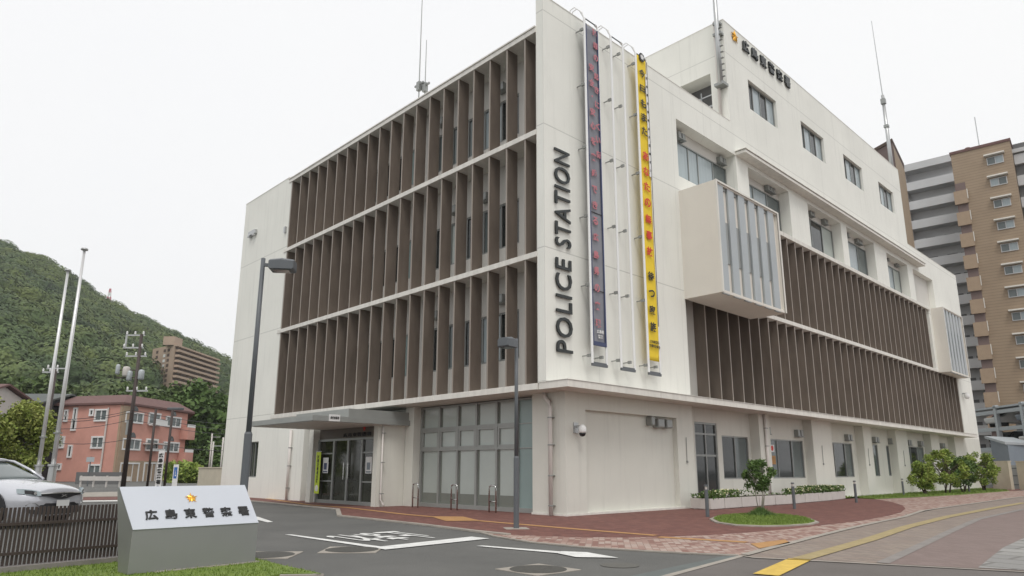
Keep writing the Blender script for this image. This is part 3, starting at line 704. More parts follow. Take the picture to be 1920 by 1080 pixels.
# --- entrance block
q = MB(); q.box(-7.98, -7.72, -.36, 1.2, 0, 3.2); q.build('entrance_side_wall', 'wall_low', ps)
q = MB(); q.box(-12.55, -12.2, -.4, .95, 0, 2.85); q.build('entrance_pilaster', 'wall_low', ps)
WD = Wall('Y', -.1)
xs_ = [-12.2, -11.95, -10.98, -9.95, -8.98, -7.98]
f = MB()
for a, b in ((-12.2, -12.08), (-11.05, -10.93), (-10.02, -9.90), (-9.06, -8.95), (-8.03, -7.98)): WD.box(f, a, b, 0, .08, 0.0, 2.32)
WD.box(f, -12.2, -7.98, 0, .07, 2.32, 2.40); WD.box(f, -12.2, -7.98, 0, .09, 0, .14)
for a, b in ((-12.08, -11.05), (-8.95, -8.03)): WD.box(f, a, b, 0, .06, 1.83, 1.88); WD.box(f, a, b, 0, .06, .80, .85)
de = f.build('entrance_door', 'alu_dark', ps)
q = MB(); WD.face(q, -12.2, -7.98, .02, .1, 2.34); q.build('pane', 'door_glass', de, fixn=False)
q = MB()
for x in (-10.1, -9.8): q.tube([(x, -.24, .9), (x, -.24, 1.5)], .018, 6); q.tube([(x, -.24, 1.0), (x, -.16, 1.0)], .01, 5); q.tube([(x, -.24, 1.4), (x, -.16, 1.4)], .01, 5)
q.build('handle', 'chrome', de)
q = MB(); WD.box(q, -12.2, -7.98, -.05, .02, 2.40, 3.2); q.build('transom_panel', mat('transom_dark', (.14, .12, .10), .6), ps)
# --- entrance canopy
q = MB(); q.box(-12.1, -7.42, -3.06, .95, 2.79, 2.97); cn = q.build('entrance_canopy', 'steel_grey', ps, bevel=.006)
q = MB(); q.box(-11.2, -7.50, -1.7, .78, 2.972, 3.26); q.build('canopy_box', 'steel_grey', cn, bevel=.006)
q = MB(); q.box(-12.0, -7.52, -2.96, .9, 2.775, 2.788); q.build('canopy_soffit', 'concrete_white', cn)
for xx, yy in ((-11.9, -2.86), (-7.55, .75)):
    pass
# downpipes
def pipe(pts, brs, r=.055):
    q = MB(); q.tube(pts, r, 10); o = q.build('downpipe', 'pipe', ps, smooth=True)
    for b in brs:
        q = MB(); q.tube([Vector(b)-Vector((0, 0, .015)), Vector(b)+Vector((0, 0, .015))], r*1.25, 10); q.box(b[0]-.07, b[0]+.07, b[1]+r*.7, b[1]+r+.06, b[2]-.012, b[2]+.012); q.build('pipe_clamp', 'alu_dark', o)
pipe([(-.72, .70, 3.45), (-.70, .69, 3.32), (-.50, .66, 3.16), (-.47, .66, 3.0), (-.47, .66, .02)], [(-.47, .66, z) for z in (2.72, 1.95, 1.1, .28)], .062)
pipe([(-14.75, -.09, 2.9), (-14.75, -.09, .02)], [(-14.75, -.09, z) for z in (2.15, 1.4, .5)], .055)
pipe([(-7.62, -.22, 2.78), (-7.62, -.22, .25), (-7.55, -.16, .12), (-7.50, -.14, .03)], [(-7.62, -.22, z) for z in (2.5, 1.5, .45)], .03)
pipe([(.06, 12.72, 3.45), (.06, 12.72, .02)], [(.06, 12.72, z) for z in (2.9, 2.2, 1.2)], .05)
q = MB(); q.tube([(-.35, 11.68, 21.0), (-.35, 11.68, 16.0)], .07, 10); q.build('downpipe', 'pipe', ps, smooth=True)
# lamp behind louvre gap, small wall fittings
q = MB(); q.lathe((-.55, 7.9, 6.45), [(.16, -.05), (.18, 0), (.16, .05)], 16, 'x'); q.build('round_vent', 'alu_dark', ps)
q = MB(); q.box(-21.0, -20.2, -.14, 0, 13.06, 13.28); q.box(-20.9, -20.75, -.2, -.05, 12.94, 13.06); q.box(-20.4, -20.25, -.2, -.05, 12.94, 13.06); q.build('twin_vent', 'alu', ps, bevel=.01)
q = MB(); q.box(-16.98, -16.84, -.1, 0, 12.25, 12.55); q.build('wall_box', 'alu', ps)
# parapet caps (thin metal copings)
q = MB(); q.box(-.33, .012, -.012, 11.79, 16.0, 16.03); q.box(-.33, .012, 34.81, 45.8, 15.78, 15.81); q.box(-.2, .012, 11.79, 34.81, 21.0, 21.04); q.box(-14, -.2, 11.79, 12.0, 21.0, 21.04); q.box(-21.92, -16.95, -.012, .3, 15.1, 15.13)
q.build('coping', 'concrete_white', ps)
# ================================================================== SIGNS, BANNERS, FITTINGS
def fit_text(o, axes, org, wh):
    """scale mesh o so that its extent along the unit axes is wh and it is centred on org"""
    X, Y = Vector(axes[0]).normalized(), Vector(axes[1]).normalized(); O = Vector(org)
    xs = [v.co.dot(X) for v in o.data.vertices]; ys = [v.co.dot(Y) for v in o.data.vertices]
    sx = wh[0]/(max(xs)-min(xs)); sy = wh[1]/(max(ys)-min(ys)) if wh[1] else sx; mx_, my_ = (max(xs)+min(xs))/2, (max(ys)+min(ys))/2
    for v in o.data.vertices:
        a, b = v.co.dot(X)-mx_, v.co.dot(Y)-my_; v.co += X*(a*sx-v.co.dot(X)+O.dot(X)) + Y*(b*sy-v.co.dot(Y)+O.dot(Y))
    return o
e = empty('wall_sign', (0, .75, 7.7), 'tall dark raised lettering POLICE STATION reading upwards beside the corner of the white wall', 'sign')
for word, z0, z1 in (('POLICE', 4.55, 7.37), ('STATION', 7.74, 10.86)):
    o = text_mesh(word, 1, .05, 'letter', 'lettering', (.03, .75, 7), (0, 0, 1), (0, -1, 0), parent=None, bold=.006, space=1.12)
    fit_text(o, ((0, 0, 1), (0, -1, 0)), (.03, .75, (z0+z1)/2), (z1-z0, .70)); adopt(o, e)
e = empty('wall_sign', (0, 15.5, 20.6), 'dark station-name characters and gold star high on the upper block under its roofline', 'sign')
KAN = '広島東警察署'
for i, ch in enumerate(KAN):
    yc = 13.72+i*.86; o = text_mesh(ch, .6, .07, 'letter', 'character', (.03, yc, 20.5), (0, 1, 0), (0, 0, 1), bold=.012)
    fit_text(o, ((0, 1, 0), (0, 0, 1)), (.03, yc, 20.50), (.62, .58)); adopt(o, e)
q = MB(); star(q, (.04, 12.74, 20.56), (0, 1, 0), (0, 0, 1), .36, .09); q.build('emblem', 'gold', e)

def banner_frame(y0, y1, label):
    e = empty('banner_frame', (.0, (y0+y1)/2, 4.3), label, 'banner frame', 'tubular banner frames on the corner wall')
    X = .33; z0, z1 = 4.32, 15.82
    q = MB()
    q.tube([(X, y0, z0), (X, y0, z1)], .042, 8); q.build('upright', 'frame_white', e)
    q = MB(); q.tube([(X, y1, z0), (X, y1, z1-.12), (X, y1-.05, z1-.02), (X, y1-.12, z1)], .042, 8); q.build('upright', 'frame_white', e)
    q = MB(); q.tube([(X, y0, z1), (X, y1-.12, z1)], .02, 8); q.build('top_bar', 'lamp_grey', e)
    q = MB(); q.box(X-.03, X+.03, y0-.02, y1+.02, z0-.08, z0+.04); q.build('bottom_bar', 'lamp_grey', e)
    q = MB()
    for yy in (y0-.10, y0-.22): q.tube([(-.12, yy, 15.98), (-.08, yy, 16.2), (.08, yy+.03, 16.25), (.26, yy+.08, 16.05), (X, y0, z1-.02)], .018, 6)
    q.build('hook_arm', 'white', e)
    for zz in (4.55, 6.7, 8.9, 11.2, 13.4, 15.4):
        for yy in (y0-.05, y1-.14):
            q = MB(); q.box(0.0, X-.12, yy-.015, yy+.015, zz-.015, zz+.015); q.box(X-.14, X-.02, yy-.032, yy+.032, zz-.045, zz+.045); q.build('bracket', 'alu_dark', e)
banner_frame(1.65, 2.32, 'tubular banner frame holding the grey banner, nearest the POLICE STATION lettering')
banner_frame(3.04, 3.72, 'empty tubular banner frame between the grey and the yellow banner')
banner_frame(4.48, 5.13, 'tubular banner frame holding the yellow banner')

def cloth(y0, y1, z0, z1, X, m, name, parent, seed):
    rnd = random.Random(seed); q = MB(); nu, nz_ = 8, 70
    P = [[(X+.010*math.sin(zi*.16+ui*.5+seed), y0+(y1-y0)*ui/nu+.004*math.sin(zi*.2), z0+(z1-z0)*zi/nz_) for ui in range(nu+1)] for zi in range(nz_+1)]
    for a in range(nz_):
        for b in range(nu): q.quad(P[a][b], P[a][b+1], P[a+1][b+1], P[a+1][b])
    o = q.build(name, m, parent, smooth=True, fixn=False)
    import bmesh
    bm = bmesh.new(); bm.from_mesh(o.data); bmesh.ops.remove_doubles(bm, verts=bm.verts, dist=.0005); bm.to_mesh(o.data); bm.free()
    s = o.modifiers.new('th', 'SOLIDIFY'); s.thickness = .006; return o
def vchar(e, ch, y, z, w_, h_, m, X, bold=.012, outl=None):
    bold = w_*.028
    if outl:
        o = text_mesh(ch, w_, .004, outl, 'character_outline', (X, y, z), (0, 1, 0), (0, 0, 1), bold=w_*.09); fit_text(o, ((0, 1, 0), (0, 0, 1)), (X, y, z), (w_*1.12, h_*1.12)); adopt(o, e)
    o = text_mesh(ch, w_, .005, m, 'character', (X+.006, y, z), (0, 1, 0), (0, 0, 1), bold=bold); fit_text(o, ((0, 1, 0), (0, 0, 1)), (X+.006, y, z), (w_, h_)); adopt(o, e)
def zz(y, X=.36): return onX(1120, y, X).z
e = empty('hanging_banner', (.3, 2, 4.8), 'long grey see-through banner with pinkish red characters, hung in the first frame', 'banner')
bc = cloth(1.70, 2.28, 4.86, 15.62, .33, 'greycloth', 'cloth', e, 1)
q = MB()
for a, b in ((1.675, 1.715), (2.265, 2.305)): q.box(.325, .37, a, b, 4.86, 15.62)
q.box(.32, .375, 1.68, 2.30, 4.86, 4.98); q.build('border', 'navy', e)
q = MB(); q.box(.345, .355, 1.7, 2.28, 9.05, 9.07); q.box(.345, .355, 1.7, 2.28, 6.55, 6.57); q.build('cord', 'ink', e)
ys = [134, 162, 187, 215.6, 241, 269, 298.5, 328, 358, 387, 416, 446, 479, 509, 540.6, 573.6, 606.7]
for ch, yy in zip('安全・安心を実感できる広島県の実現', ys):
    s = .25; vchar(e, ch, 1.90, zz(yy), s if ch != '・' else .07, .26 if ch != '・' else .07, 'pink_red', .375, .02)
for ch, yy in zip('犯罪の起きにくい街', [66, 90, 112, 146, 171, 198, 238, 263, 290]): vchar(e, ch, 2.14 if yy > 80 else 2.1, zz(yy), .22, .24, 'pink_red', .375, .02)
for i, s in enumerate(('広島県', '警察')): 
    o = text_mesh(s, .11, .004, 'white', 'small_print', (.38, 2.0, 5.28-i*.15), (0, 1, 0), (0, 0, 1), bold=.003); adopt(o, e)
e = empty('hanging_banner', (.3, 4.8, 4.7), 'long yellow banner with black and red Japanese characters and a round badge on top', 'banner')
def zy(y): return onX(1215, y, .36).z
cloth(4.51, 5.09, 4.72, 15.78, .335, 'yellow', 'cloth', e, 2)
q = MB(); q.box(.345, .372, 5.098, 5.11, 5.9, 15.7); q.build('border', 'ink', e)
T = [('今', 146, 'ink'), ('日', 174, 'ink'), ('も', 201, 'ink'), ('ま', 226, 'ink'), ('た', 251, 'ink'), ('あ', 296, 'red'), ('な', 324, 'red'), ('た', 352, 'red'), ('の', 381, 'red'), ('無', 411, 'red'), ('事', 441, 'red'), ('故', 471, 'red'), ('待', 517, 'ink'), ('つ', 549, 'ink'), ('家', 580, 'ink'), ('族', 611, 'ink')]
for ch, yy, m_ in T: vchar(e, ch, 4.76, zy(yy), .34, .32 if ch not in 'つ日' else .26, m_, .38, .022)
q = MB(); q.box(.372, .378, 4.96, 5.07, zy(330), zy(143)); q.build('white_strip', 'white', e)
for i, ch in enumerate('広島県交通安全スローガン'): vchar(e, ch, 5.015, zy(150+i*15.3), .08, .085, 'ink', .381, .002)
q = MB(); q.lathe((.38, 4.78, zy(117)), [(.17, 0), (.17, .012)], 18, 'x'); q.build('badge', 'ink', e)
q = MB(); star(q, (.395, 4.78, zy(117)), (0, 1, 0), (0, 0, 1), .15, .01); q.lathe((.40, 4.78, zy(117)), [(.08, 0), (.08, .008)], 14, 'x'); q.build('badge_centre', 'white', e)
for i, s in enumerate(('広島県警察', '交通安全協会')):
    o = text_mesh(s, .10, .004, 'ink', 'small_print', (.385, 4.80, 5.33-i*.14), (0, 1, 0), (0, 0, 1), bold=.002); adopt(o, e)

# dome camera on corner wall
e = empty('security_camera', (0, 1.2, 2.4), 'white dome camera on a grey bracket plate at the ground floor corner', 'camera')
q = MB(); q.box(0, .03, 1.12, 1.32, 2.28, 2.58); q.box(.03, .16, 1.19, 1.25, 2.44, 2.50); q.build('bracket', 'alu', e)
q = MB(); q.lathe((.24, 1.24, 2.28), [(.10, 0), (.115, .04), (.11, .16), (.06, .22), (.02, .24)], 16); q.build('housing', 'white', e, smooth=True)
q = MB(); q.lathe((.24, 1.24, 2.18), [(.02, 0), (.07, .02), (.095, .07), (.10, .10)], 16); q.build('lens_dome', 'black', e, smooth=True)
e = empty('security_camera', (0, 43.2, 6.6), 'white camera at the far end of the long side, below the far screened box', 'camera')
q = MB(); q.lathe((.25, 43.0, 6.2), [(.10, 0), (.17, .08), (.17, .3), (.05, .4)], 12); q.build('housing', 'white', e, smooth=True)
q = MB(); q.box(0, .3, 42.95, 43.05, 6.55, 6.62); q.build('bracket', 'alu', e)
# entrance wall sign, posters, banner
e = empty('entrance_sign', (-7.4, -1.5, 2.9), 'small white plate with dark characters fixed on the canopy edge over the entrance', 'sign')
a = onX(617, 784, -7.41); b = onX(637, 790, -7.41)
q = MB(); q.box(-7.418, -7.395, a.y, b.y, 2.80, 3.02); q.build('plate', 'white', e)
o = text_mesh('歩行者専用', .1, .004, 'ink', 'lettering', (-7.392, (a.y+b.y)/2, 2.91), (0, 1, 0), (0, 0, 1), bold=.003); fit_text(o, ((0, 1, 0), (0, 0, 1)), (-7.392, (a.y+b.y)/2, 2.91), ((b.y-a.y)*.8, .1)); adopt(o, e)
e = empty('entrance_sign', (-9.9, -.1, 2.9), 'red badge above a row of dark characters on the dark panel over the entrance door', 'sign')
q = MB(); star(q, (-8.95, -.14, 2.72), (1, 0, 0), (0, 0, 1), .12, .03); q.build('emblem', 'red', e)
o = text_mesh(KAN, .2, .02, 'ink', 'lettering', (-9.4, -.13, 2.52), (1, 0, 0), (0, 0, 1), bold=.004, space=1.3); fit_text(o, ((1, 0, 0), (0, 0, 1)), (-9.45, -.13, 2.52), (1.9, .14)); adopt(o, e)
e = empty('standing_banner', (-12.0, -.3, .1), 'narrow lime yellow upright banner with dark characters at the left of the entrance door', 'banner')
q = MB(); q.box(-12.08, -11.72, -.30, -.29, .35, 1.92); q.build('cloth', 'lime', e)
q = MB(); q.tube([(-12.09, -.29, .0), (-12.09, -.29, 1.98)], .012, 6); q.tube([(-12.09, -.29, 1.94), (-11.7, -.29, 1.94)], .008, 5); q.build('pole', 'white', e)
for i, ch in enumerate('犯罪被害者支援'): o = text_mesh(ch, .14, .003, 'ink', 'character', (-11.9, -.305, 1.72-i*.15), (1, 0, 0), (0, 0, 1), bold=.004); adopt(o, e)
q = MB(); q.lathe((-11.9, -.302, .55), [(.12, 0), (.12, -.006)], 16, 'y'); q.build('badge', 'white', e)
for xx, lab in ((-11.5, 'poster with a blue figure on the glass left of the entrance door'), (-8.48, 'pale poster on the glass right of the entrance door')):
    e = empty('poster', (xx, -.2, 1.1), lab, 'poster')
    q = MB(); q.box(xx-.2, xx+.2, -.195, -.19, 1.12, 1.70); q.build('sheet', 'white', e)
    q = MB(); q.box(xx-.12, xx+.10, -.199, -.196, 1.25, 1.5); q.box(xx-.16, xx+.16, -.199, -.196, 1.15, 1.20); q.build('print', 'navy' if xx < -10 else 'shed', e)
e = empty('notice_sign', (-13.0, .8, 2.5), 'red and white notice above the small window left of the entrance', 'sign')
q = MB(); q.box(-13.5, -12.7, .86, .95, 2.42, 2.8); q.build('panel', 'planter', e)
q = MB(); q.lathe((-12.95, .85, 2.82), [(.17, 0), (.17, -.05)], 16, 'y'); q.build('disc', 'red', e)
for xx in (-13.0, -12.8): 
    q = MB(); q.box(xx-.05, xx+.05, .84, .858, 2.48, 2.66); q.build('figure', 'ink', e)
e = empty('window_notice', (-.38, 14.2, 2), 'white and orange notices stuck inside the second side window', 'notice')
q = MB(); q.box(-.43, -.42, 13.9, 14.35, 2.0, 2.3); q.box(-.43, -.42, 13.5, 13.85, 1.95, 2.02); q.build('sheet', 'white', e)
q = MB(); q.lathe((-.418, 14.15, 2.16), [(.11, 0), (.11, .006)], 12, 'x'); q.build('disc', 'red', e)
q = MB(); q.box(-.43, -.42, 13.95, 14.4, 1.5, 1.85); q.build('sheet_orange', 'ochre', e)

# ------------------------------------------------------------------ antennas
def z_on(px_, py_, d): return zof(px_, py_, d)
e = empty('rooftop_antenna', (-.35, 11.5, 16), 'thick grey antenna mast clamped to the near corner of the upper block', 'antenna')
q = MB(); q.tube([(-.12, 11.45, 17.7), (-.12, 11.45, 20.2), (-.12, 11.45, 26)], [.11, .10, .085], 12); q.build('mast', 'alu', e, smooth=True)
q = MB(); q.box(-.4, .05, 11.36, 11.8, 17.65, 17.78); q.box(-.38, -.0, 11.5, 11.8, 20.2, 20.32); q.box(-.35, -.05, 11.5, 11.8, 20.75, 20.85); q.build('bracket', 'alu_dark', e)
for k in range(9):
    q = MB(); q.box(-.06, .10, 11.40, 11.50, 18.0+k*.3, 18.02+k*.3); q.build('rung', 'alu_dark', e)
e = empty('rooftop_antenna', (-1.5, 33, 21), 'slim whip antenna on a grey mast at the far end of the upper block roof', 'antenna')
P0 = onX(1669, 290, -1.2); DD = math.hypot(P0.x-CAM.x, P0.y-CAM.y); ztop = zof(1650, 180, DD)
q = MB(); q.tube([(P0.x, P0.y, 20.7), (P0.x, P0.y, ztop)], [.15, .11], 10); q.build('mast', 'alu', e, smooth=True)
q = MB(); q.tube([(P0.x, P0.y, ztop), (P0.x-.1, P0.y, zof(1630, 40, DD))], [.04, .02], 6); q.build('whip', 'alu', e)
q = MB(); q.box(P0.x-.15, P0.x+.15, P0.y-.15, P0.y+.15, ztop-.7, ztop-.3); q.build('clamp', 'alu_dark', e); q = MB(); q.box(P0.x-.15, P0.x+.15, P0.y-.15, P0.y+.15, ztop-2.6, ztop-2.4); q.build('clamp', 'alu_dark', e)
def roof_rod(px0, pyb, pyt, Y, label):
    b = onY(px0, pyb, Y); t = onY(px0+ (5 if px0 < 790 else 3), pyt, Y); e = empty('rod_antenna', b, label, 'antenna', 'thin rod antennas on the low roof')
    q = MB(); q.tube([(b.x, b.y, 14.9), (b.x, b.y, t.z)], [.03, .014], 6); q.build('rod', 'alu_dark', e)
    q = MB(); q.box(b.x-.3, b.x+.3, b.y-.03, b.y+.03, b.z, b.z+.08); q.box(b.x-.1, b.x+.1, b.y-.08, b.y+.08, b.z-.25, b.z+.15); q.build('clamp', 'alu_dark', e)
roof_rod(786, 160, -60, 1.5, 'taller thin rod antenna on the low roof above the brown fins')
roof_rod(797, 162, 75, 1.6, 'shorter thin rod antenna on the low roof above the brown fins')

# ------------------------------------------------------------------ street lamps
def lamp(g, H, zj, head, d, label, r=.05, rb=.068):
    e = empty('street_lamp', g, label, 'street lamp', 'grey street lamps around the forecourt'); x, y = g.x, g.y; d = Vector(d).normalized(); n = Vector((-d.y, d.x, 0))
    q = MB(); q.tube([(x, y, 0), (x, y, zj-.04), (x, y, zj), ], [rb, rb, rb*.8], 14); q.build('base_column', 'lamp_grey', e, smooth=False)
    q = MB(); q.tube([(x, y, zj-.01), (x, y, H)], [r*1.05, r*.9], 12); q.build('pole', 'lamp_grey', e, smooth=True)
    L, Wd, Hh = head; o = Vector((x, y, H-Hh*1.05)); q = MB()
    q.obox(o+d*.02-n*.03+Vector((0, 0, Hh*.35)), d*.16, n*.06, Vector((0, 0, .06))); q.build('arm', 'lamp_grey', e)
    # head: tapered box
    a = o+d*.14; prof = [(0, .8), (.06, .95), (.5, 1), (.94, .97), (1.0, .92)]
    q = MB(); rings = []
    for t, s in prof:
        c = a+d*L*t; hw = Wd/2*s; top = Hh*(.86+.14*math.sin(math.pi*t)); bot = Hh*(.12 if t in (0, 1.0) else 0)
        rings.append([c-n*hw+Vector((0, 0, bot)), c+n*hw+Vector((0, 0, bot)), c+n*hw+Vector((0, 0, top*.82)), c+n*hw*.6+Vector((0, 0, top)), c-n*hw*.6+Vector((0, 0, top)), c-n*hw+Vector((0, 0, top*.82))])
    n0 = 0
    for rg in rings: q.v += [tuple(p) for p in rg]
    for i in range(len(rings)-1):
        for k in range(6): q.f.append((i*6+k, i*6+(k+1) % 6, (i+1)*6+(k+1) % 6, (i+1)*6+k))
    q.f.append(tuple(range(6))); q.f.append(tuple((len(rings)-1)*6+k for k in range(6))); q.build('lamp_head', 'lamp_grey', e, bevel=.008)
    q = MB(); q.obox(a+d*L*.2-n*Wd*.35+Vector((0, 0, -.012)), d*L*.6, n*Wd*.7, Vector((0, 0, .02))); q.build('lamp_glass', 'glass_grey', e)
    return e
def rimg(g): return (RI.x, RI.y, 0)
g1 = G(449, 1010); g1.z = 0
lamp(g1, 5.42, 1.95, (.50, .36, .24), (.62, .78, 0), 'tall grey street lamp with box head standing behind the metal name monument', .048, .075)
g2 = G(968, 992); lamp(g2, 4.20, 1.55, (.36, .34, .24), (.15, -1.0, 0), 'shorter grey street lamp on the red pavement in front of the corner glazing', .044, .06)
q = MB(); q.prism([(g2.x+.36*math.cos(R(a+10)), g2.y+.36*math.sin(R(a+10))) for a in (0, 90, 180, 270)], .012, .020); tag(q.build('lamp_footing', 'kerb'), 'pale square footing set in red pavers around the shorter lamp', 'footing')
# ------------------------------------------------------------------ flag poles
for (gx_, gy_, H, lab) in ((-21.24, -7.27, 10.73, 'taller silver flagpole, the right one of the pair behind the car'), (-24.0, -7.2, 10.6, 'silver flagpole, the left and farther one of the pair behind the car')):
    if 'left' in lab: gx_, gy_ = G(64, 931)[:2]; H = 10.9
    e = empty('flagpole', (gx_, gy_, 0), lab, 'flagpole', 'silver flagpoles behind the car')
    q = MB(); q.tube([(gx_, gy_, 0), (gx_, gy_, H)], [.10, .055], 14); q.build('pole', 'pole_silver', e, smooth=True)
    q = MB(); q.lathe((gx_, gy_, H), [(.04, 0), (.14, .02), (.15, .08), (.10, .12), (.02, .14)], 14); q.build('cap', 'alu', e, smooth=True)
    q = MB(); q.lathe((gx_, gy_, 2.7), [(.17, 0), (.17, .05)], 14); q.build('cleat_ring', 'alu_dark', e)
    q = MB(); q.lathe((gx_, gy_, 0), [(.26, 0), (.26, .62), (.16, .66), (.15, 1.35), (.2, 1.37), (.2, 1.45)], 14); q.build('base_sleeve', 'alu', e)
# ------------------------------------------------------------------ name monument
A0 = Vector((3.797, -11.308, 0)); B0 = Vector((3.677, -9.693, 0)); u = (B0-A0).normalized(); nb = Vector((-u.y, u.x, 0))
if nb.dot(CAM-A0) > 0: nb = -nb
e = empty('name_monument', A0, 'sloped metallic grey name monument with gold star and dark station characters on the grass', 'monument sign')
def mp_(a, b, z): return A0+u*a+nb*b+Vector((0, 0, z))
Wm = (B0-A0).length; zl, zt, sb, bk = .532, 1.025, .45, .50
q = MB(); V = [mp_(0, 0, .03), mp_(Wm, 0, .03), mp_(Wm, .30, .03), mp_(0, .30, .03), mp_(0, 0, zl), mp_(Wm, 0, zl), mp_(Wm-.01, sb, zt), mp_(-.05, sb, zt), mp_(Wm-.01, bk, zt-.02), mp_(-.05, bk, zt-.02)]
q.v = [tuple(p) for p in V]; q.f = [(0, 1, 5, 4), (0, 4, 7, 9, 3), (1, 2, 8, 6, 5), (7, 6, 8, 9), (3, 9, 8, 2), (0, 3, 2, 1)]; q.build('body', 'mon_body', e, bevel=.004)
sn = (V[6]-V[5]).cross(V[4]-V[5]).normalized(); sn = sn if sn.dot(CAM-V[5]) > 0 else -sn
q = MB(); off = sn*.004; q.v = [tuple(p) for p in (V[4]+off, V[5]+off, V[6]+off, V[7]+off, V[4], V[5], V[6], V[7])]
off2 = sn*.014; q = MB(); q.v = [tuple(p) for p in (V[4]+off2, V[5]+off2, V[6]+off2, V[7]+off2, V[4]+off, V[5]+off, V[6]+off, V[7]+off)]; q.f = [(0, 1, 2, 3), (7, 6, 5, 4), (0, 4, 5, 1), (1, 5, 6, 2), (2, 6, 7, 3), (3, 7, 4, 0)]; q.build('face_plate', 'mon_top', e)
sv = (V[6]-V[5]).normalized(); sv = (sv - u*sv.dot(u)).normalized()
def on_slope(a, t): return V[4]+u*a+sv*t+sn*.015
for i, ch in enumerate(KAN):
    c = on_slope(.245+i*.242, .205); o = text_mesh(ch, .15, .012, 'ink', 'character', c, u, sv, bold=.0032); fit_text(o, (u, sv), c, (.152, .15)); adopt(o, e)
q = MB(); star(q, on_slope(.80, .455), u, sv, .088, .022); q.build('emblem', 'gold', e)
q = MB(); q.obox(mp_(.3, -.05, 0), u*(Wm-.25), nb*.2, Vector((0, 0, .04))); q.build('plinth', 'kerb', e)
# ------------------------------------------------------------------ slatted fence
F1 = Vector((2.30, -10.96, 0)); F0 = Vector((2.60, -12.9, 0)); fd = (F0-F1).normalized(); fnn = Vector((-fd.y, fd.x, 0)); L = 3.2
e = empty('slat_fence', F1, 'low dark brown slatted metal fence between the silver car and the monument', 'fence')
n_ = int(L/.0465)
for k in range(n_):
    q = MB(); q.obox(F1+fd*(k*.0465)+Vector((0, 0, .10)), fd*.026, fnn*.022, Vector((0, 0, .685))); q.build('slat', 'pole_brown', e)
for z_ in (.22, .57):
    q = MB(); q.obox(F1+fnn*.023+Vector((0, 0, z_)), fd*L, fnn*.02, Vector((0, 0, .035))); q.build('rail', 'pole_brown', e)
q = MB(); q.obox(F1-fnn*.06+fd*-.1, fd*(L+.3), fnn*.16, Vector((0, 0, .09))); q.build('base_kerb', 'kerb_grey', e)
# ------------------------------------------------------------------ bike racks
def rack(x, label, y=.42):
    e = empty('bike_rack', (x, y, 0), label, 'bike rack', 'stainless hoops in front of the corner glazing')
    q = MB(); w_ = .30; h = .80; r_ = .09
    pts = [(x-w_/2, y, 0), (x-w_/2, y, h-r_)]+[(x-w_/2+r_-r_*math.cos(t), y, h-r_+r_*math.sin(t)) for t in (.4, .8, 1.2)]+[(x+w_/2-r_+r_*math.sin(t), y, h-r_+r_*math.cos(t)) for t in (.4, .8, 1.2)]+[(x+w_/2, y, h-r_), (x+w_/2, y, 0)]
    q.tube(pts, .024, 10); q.build('hoop', 'chrome', e, smooth=True)
    q = MB(); q.tube([(x-w_/2, y, .33), (x+w_/2, y, .33)], .016, 8); q.build('crossbar', 'chrome', e, smooth=True)
rack(-6.48, 'stainless bike hoop nearest the entrance, in front of the white pilaster'); rack(-4.42, 'stainless bike hoop, the middle of the three'); rack(-2.62, 'stainless bike hoop nearest the lamp post')
# ------------------------------------------------------------------ bollards
def bollard(g, label, h=.86):
    e = empty('bollard', g, label, 'bollard', 'slim grey bollards along the side pavement'); x, y = g.x, g.y
    q = MB(); q.tube([(x, y, 0), (x, y, h-.12)], .05, 12); q.build('post', 'lamp_grey', e, smooth=False)
    q = MB(); q.tube([(x, y, h-.12), (x, y, h-.04)], .036, 12); q.build('light_band', 'planter', e)
    q = MB(); q.lathe((x, y, h-.04), [(.055, 0), (.055, .03), (.04, .045)], 12); q.build('cap', 'lamp_grey', e)
bollard(G(1327, 970), 'slim grey bollard nearest the camera, in front of the planters'); bollard(G(1490, 955), 'slim grey bollard just right of the small island tree')
bollard(G(1606, 943), 'slim grey bollard at the far end of the planters'); bollard(G(1695, 931), 'slim dark bollard on the grass strip before the shrubs'); bollard(G(1818, 925), 'slim dark bollard half hidden by the far shrubs')
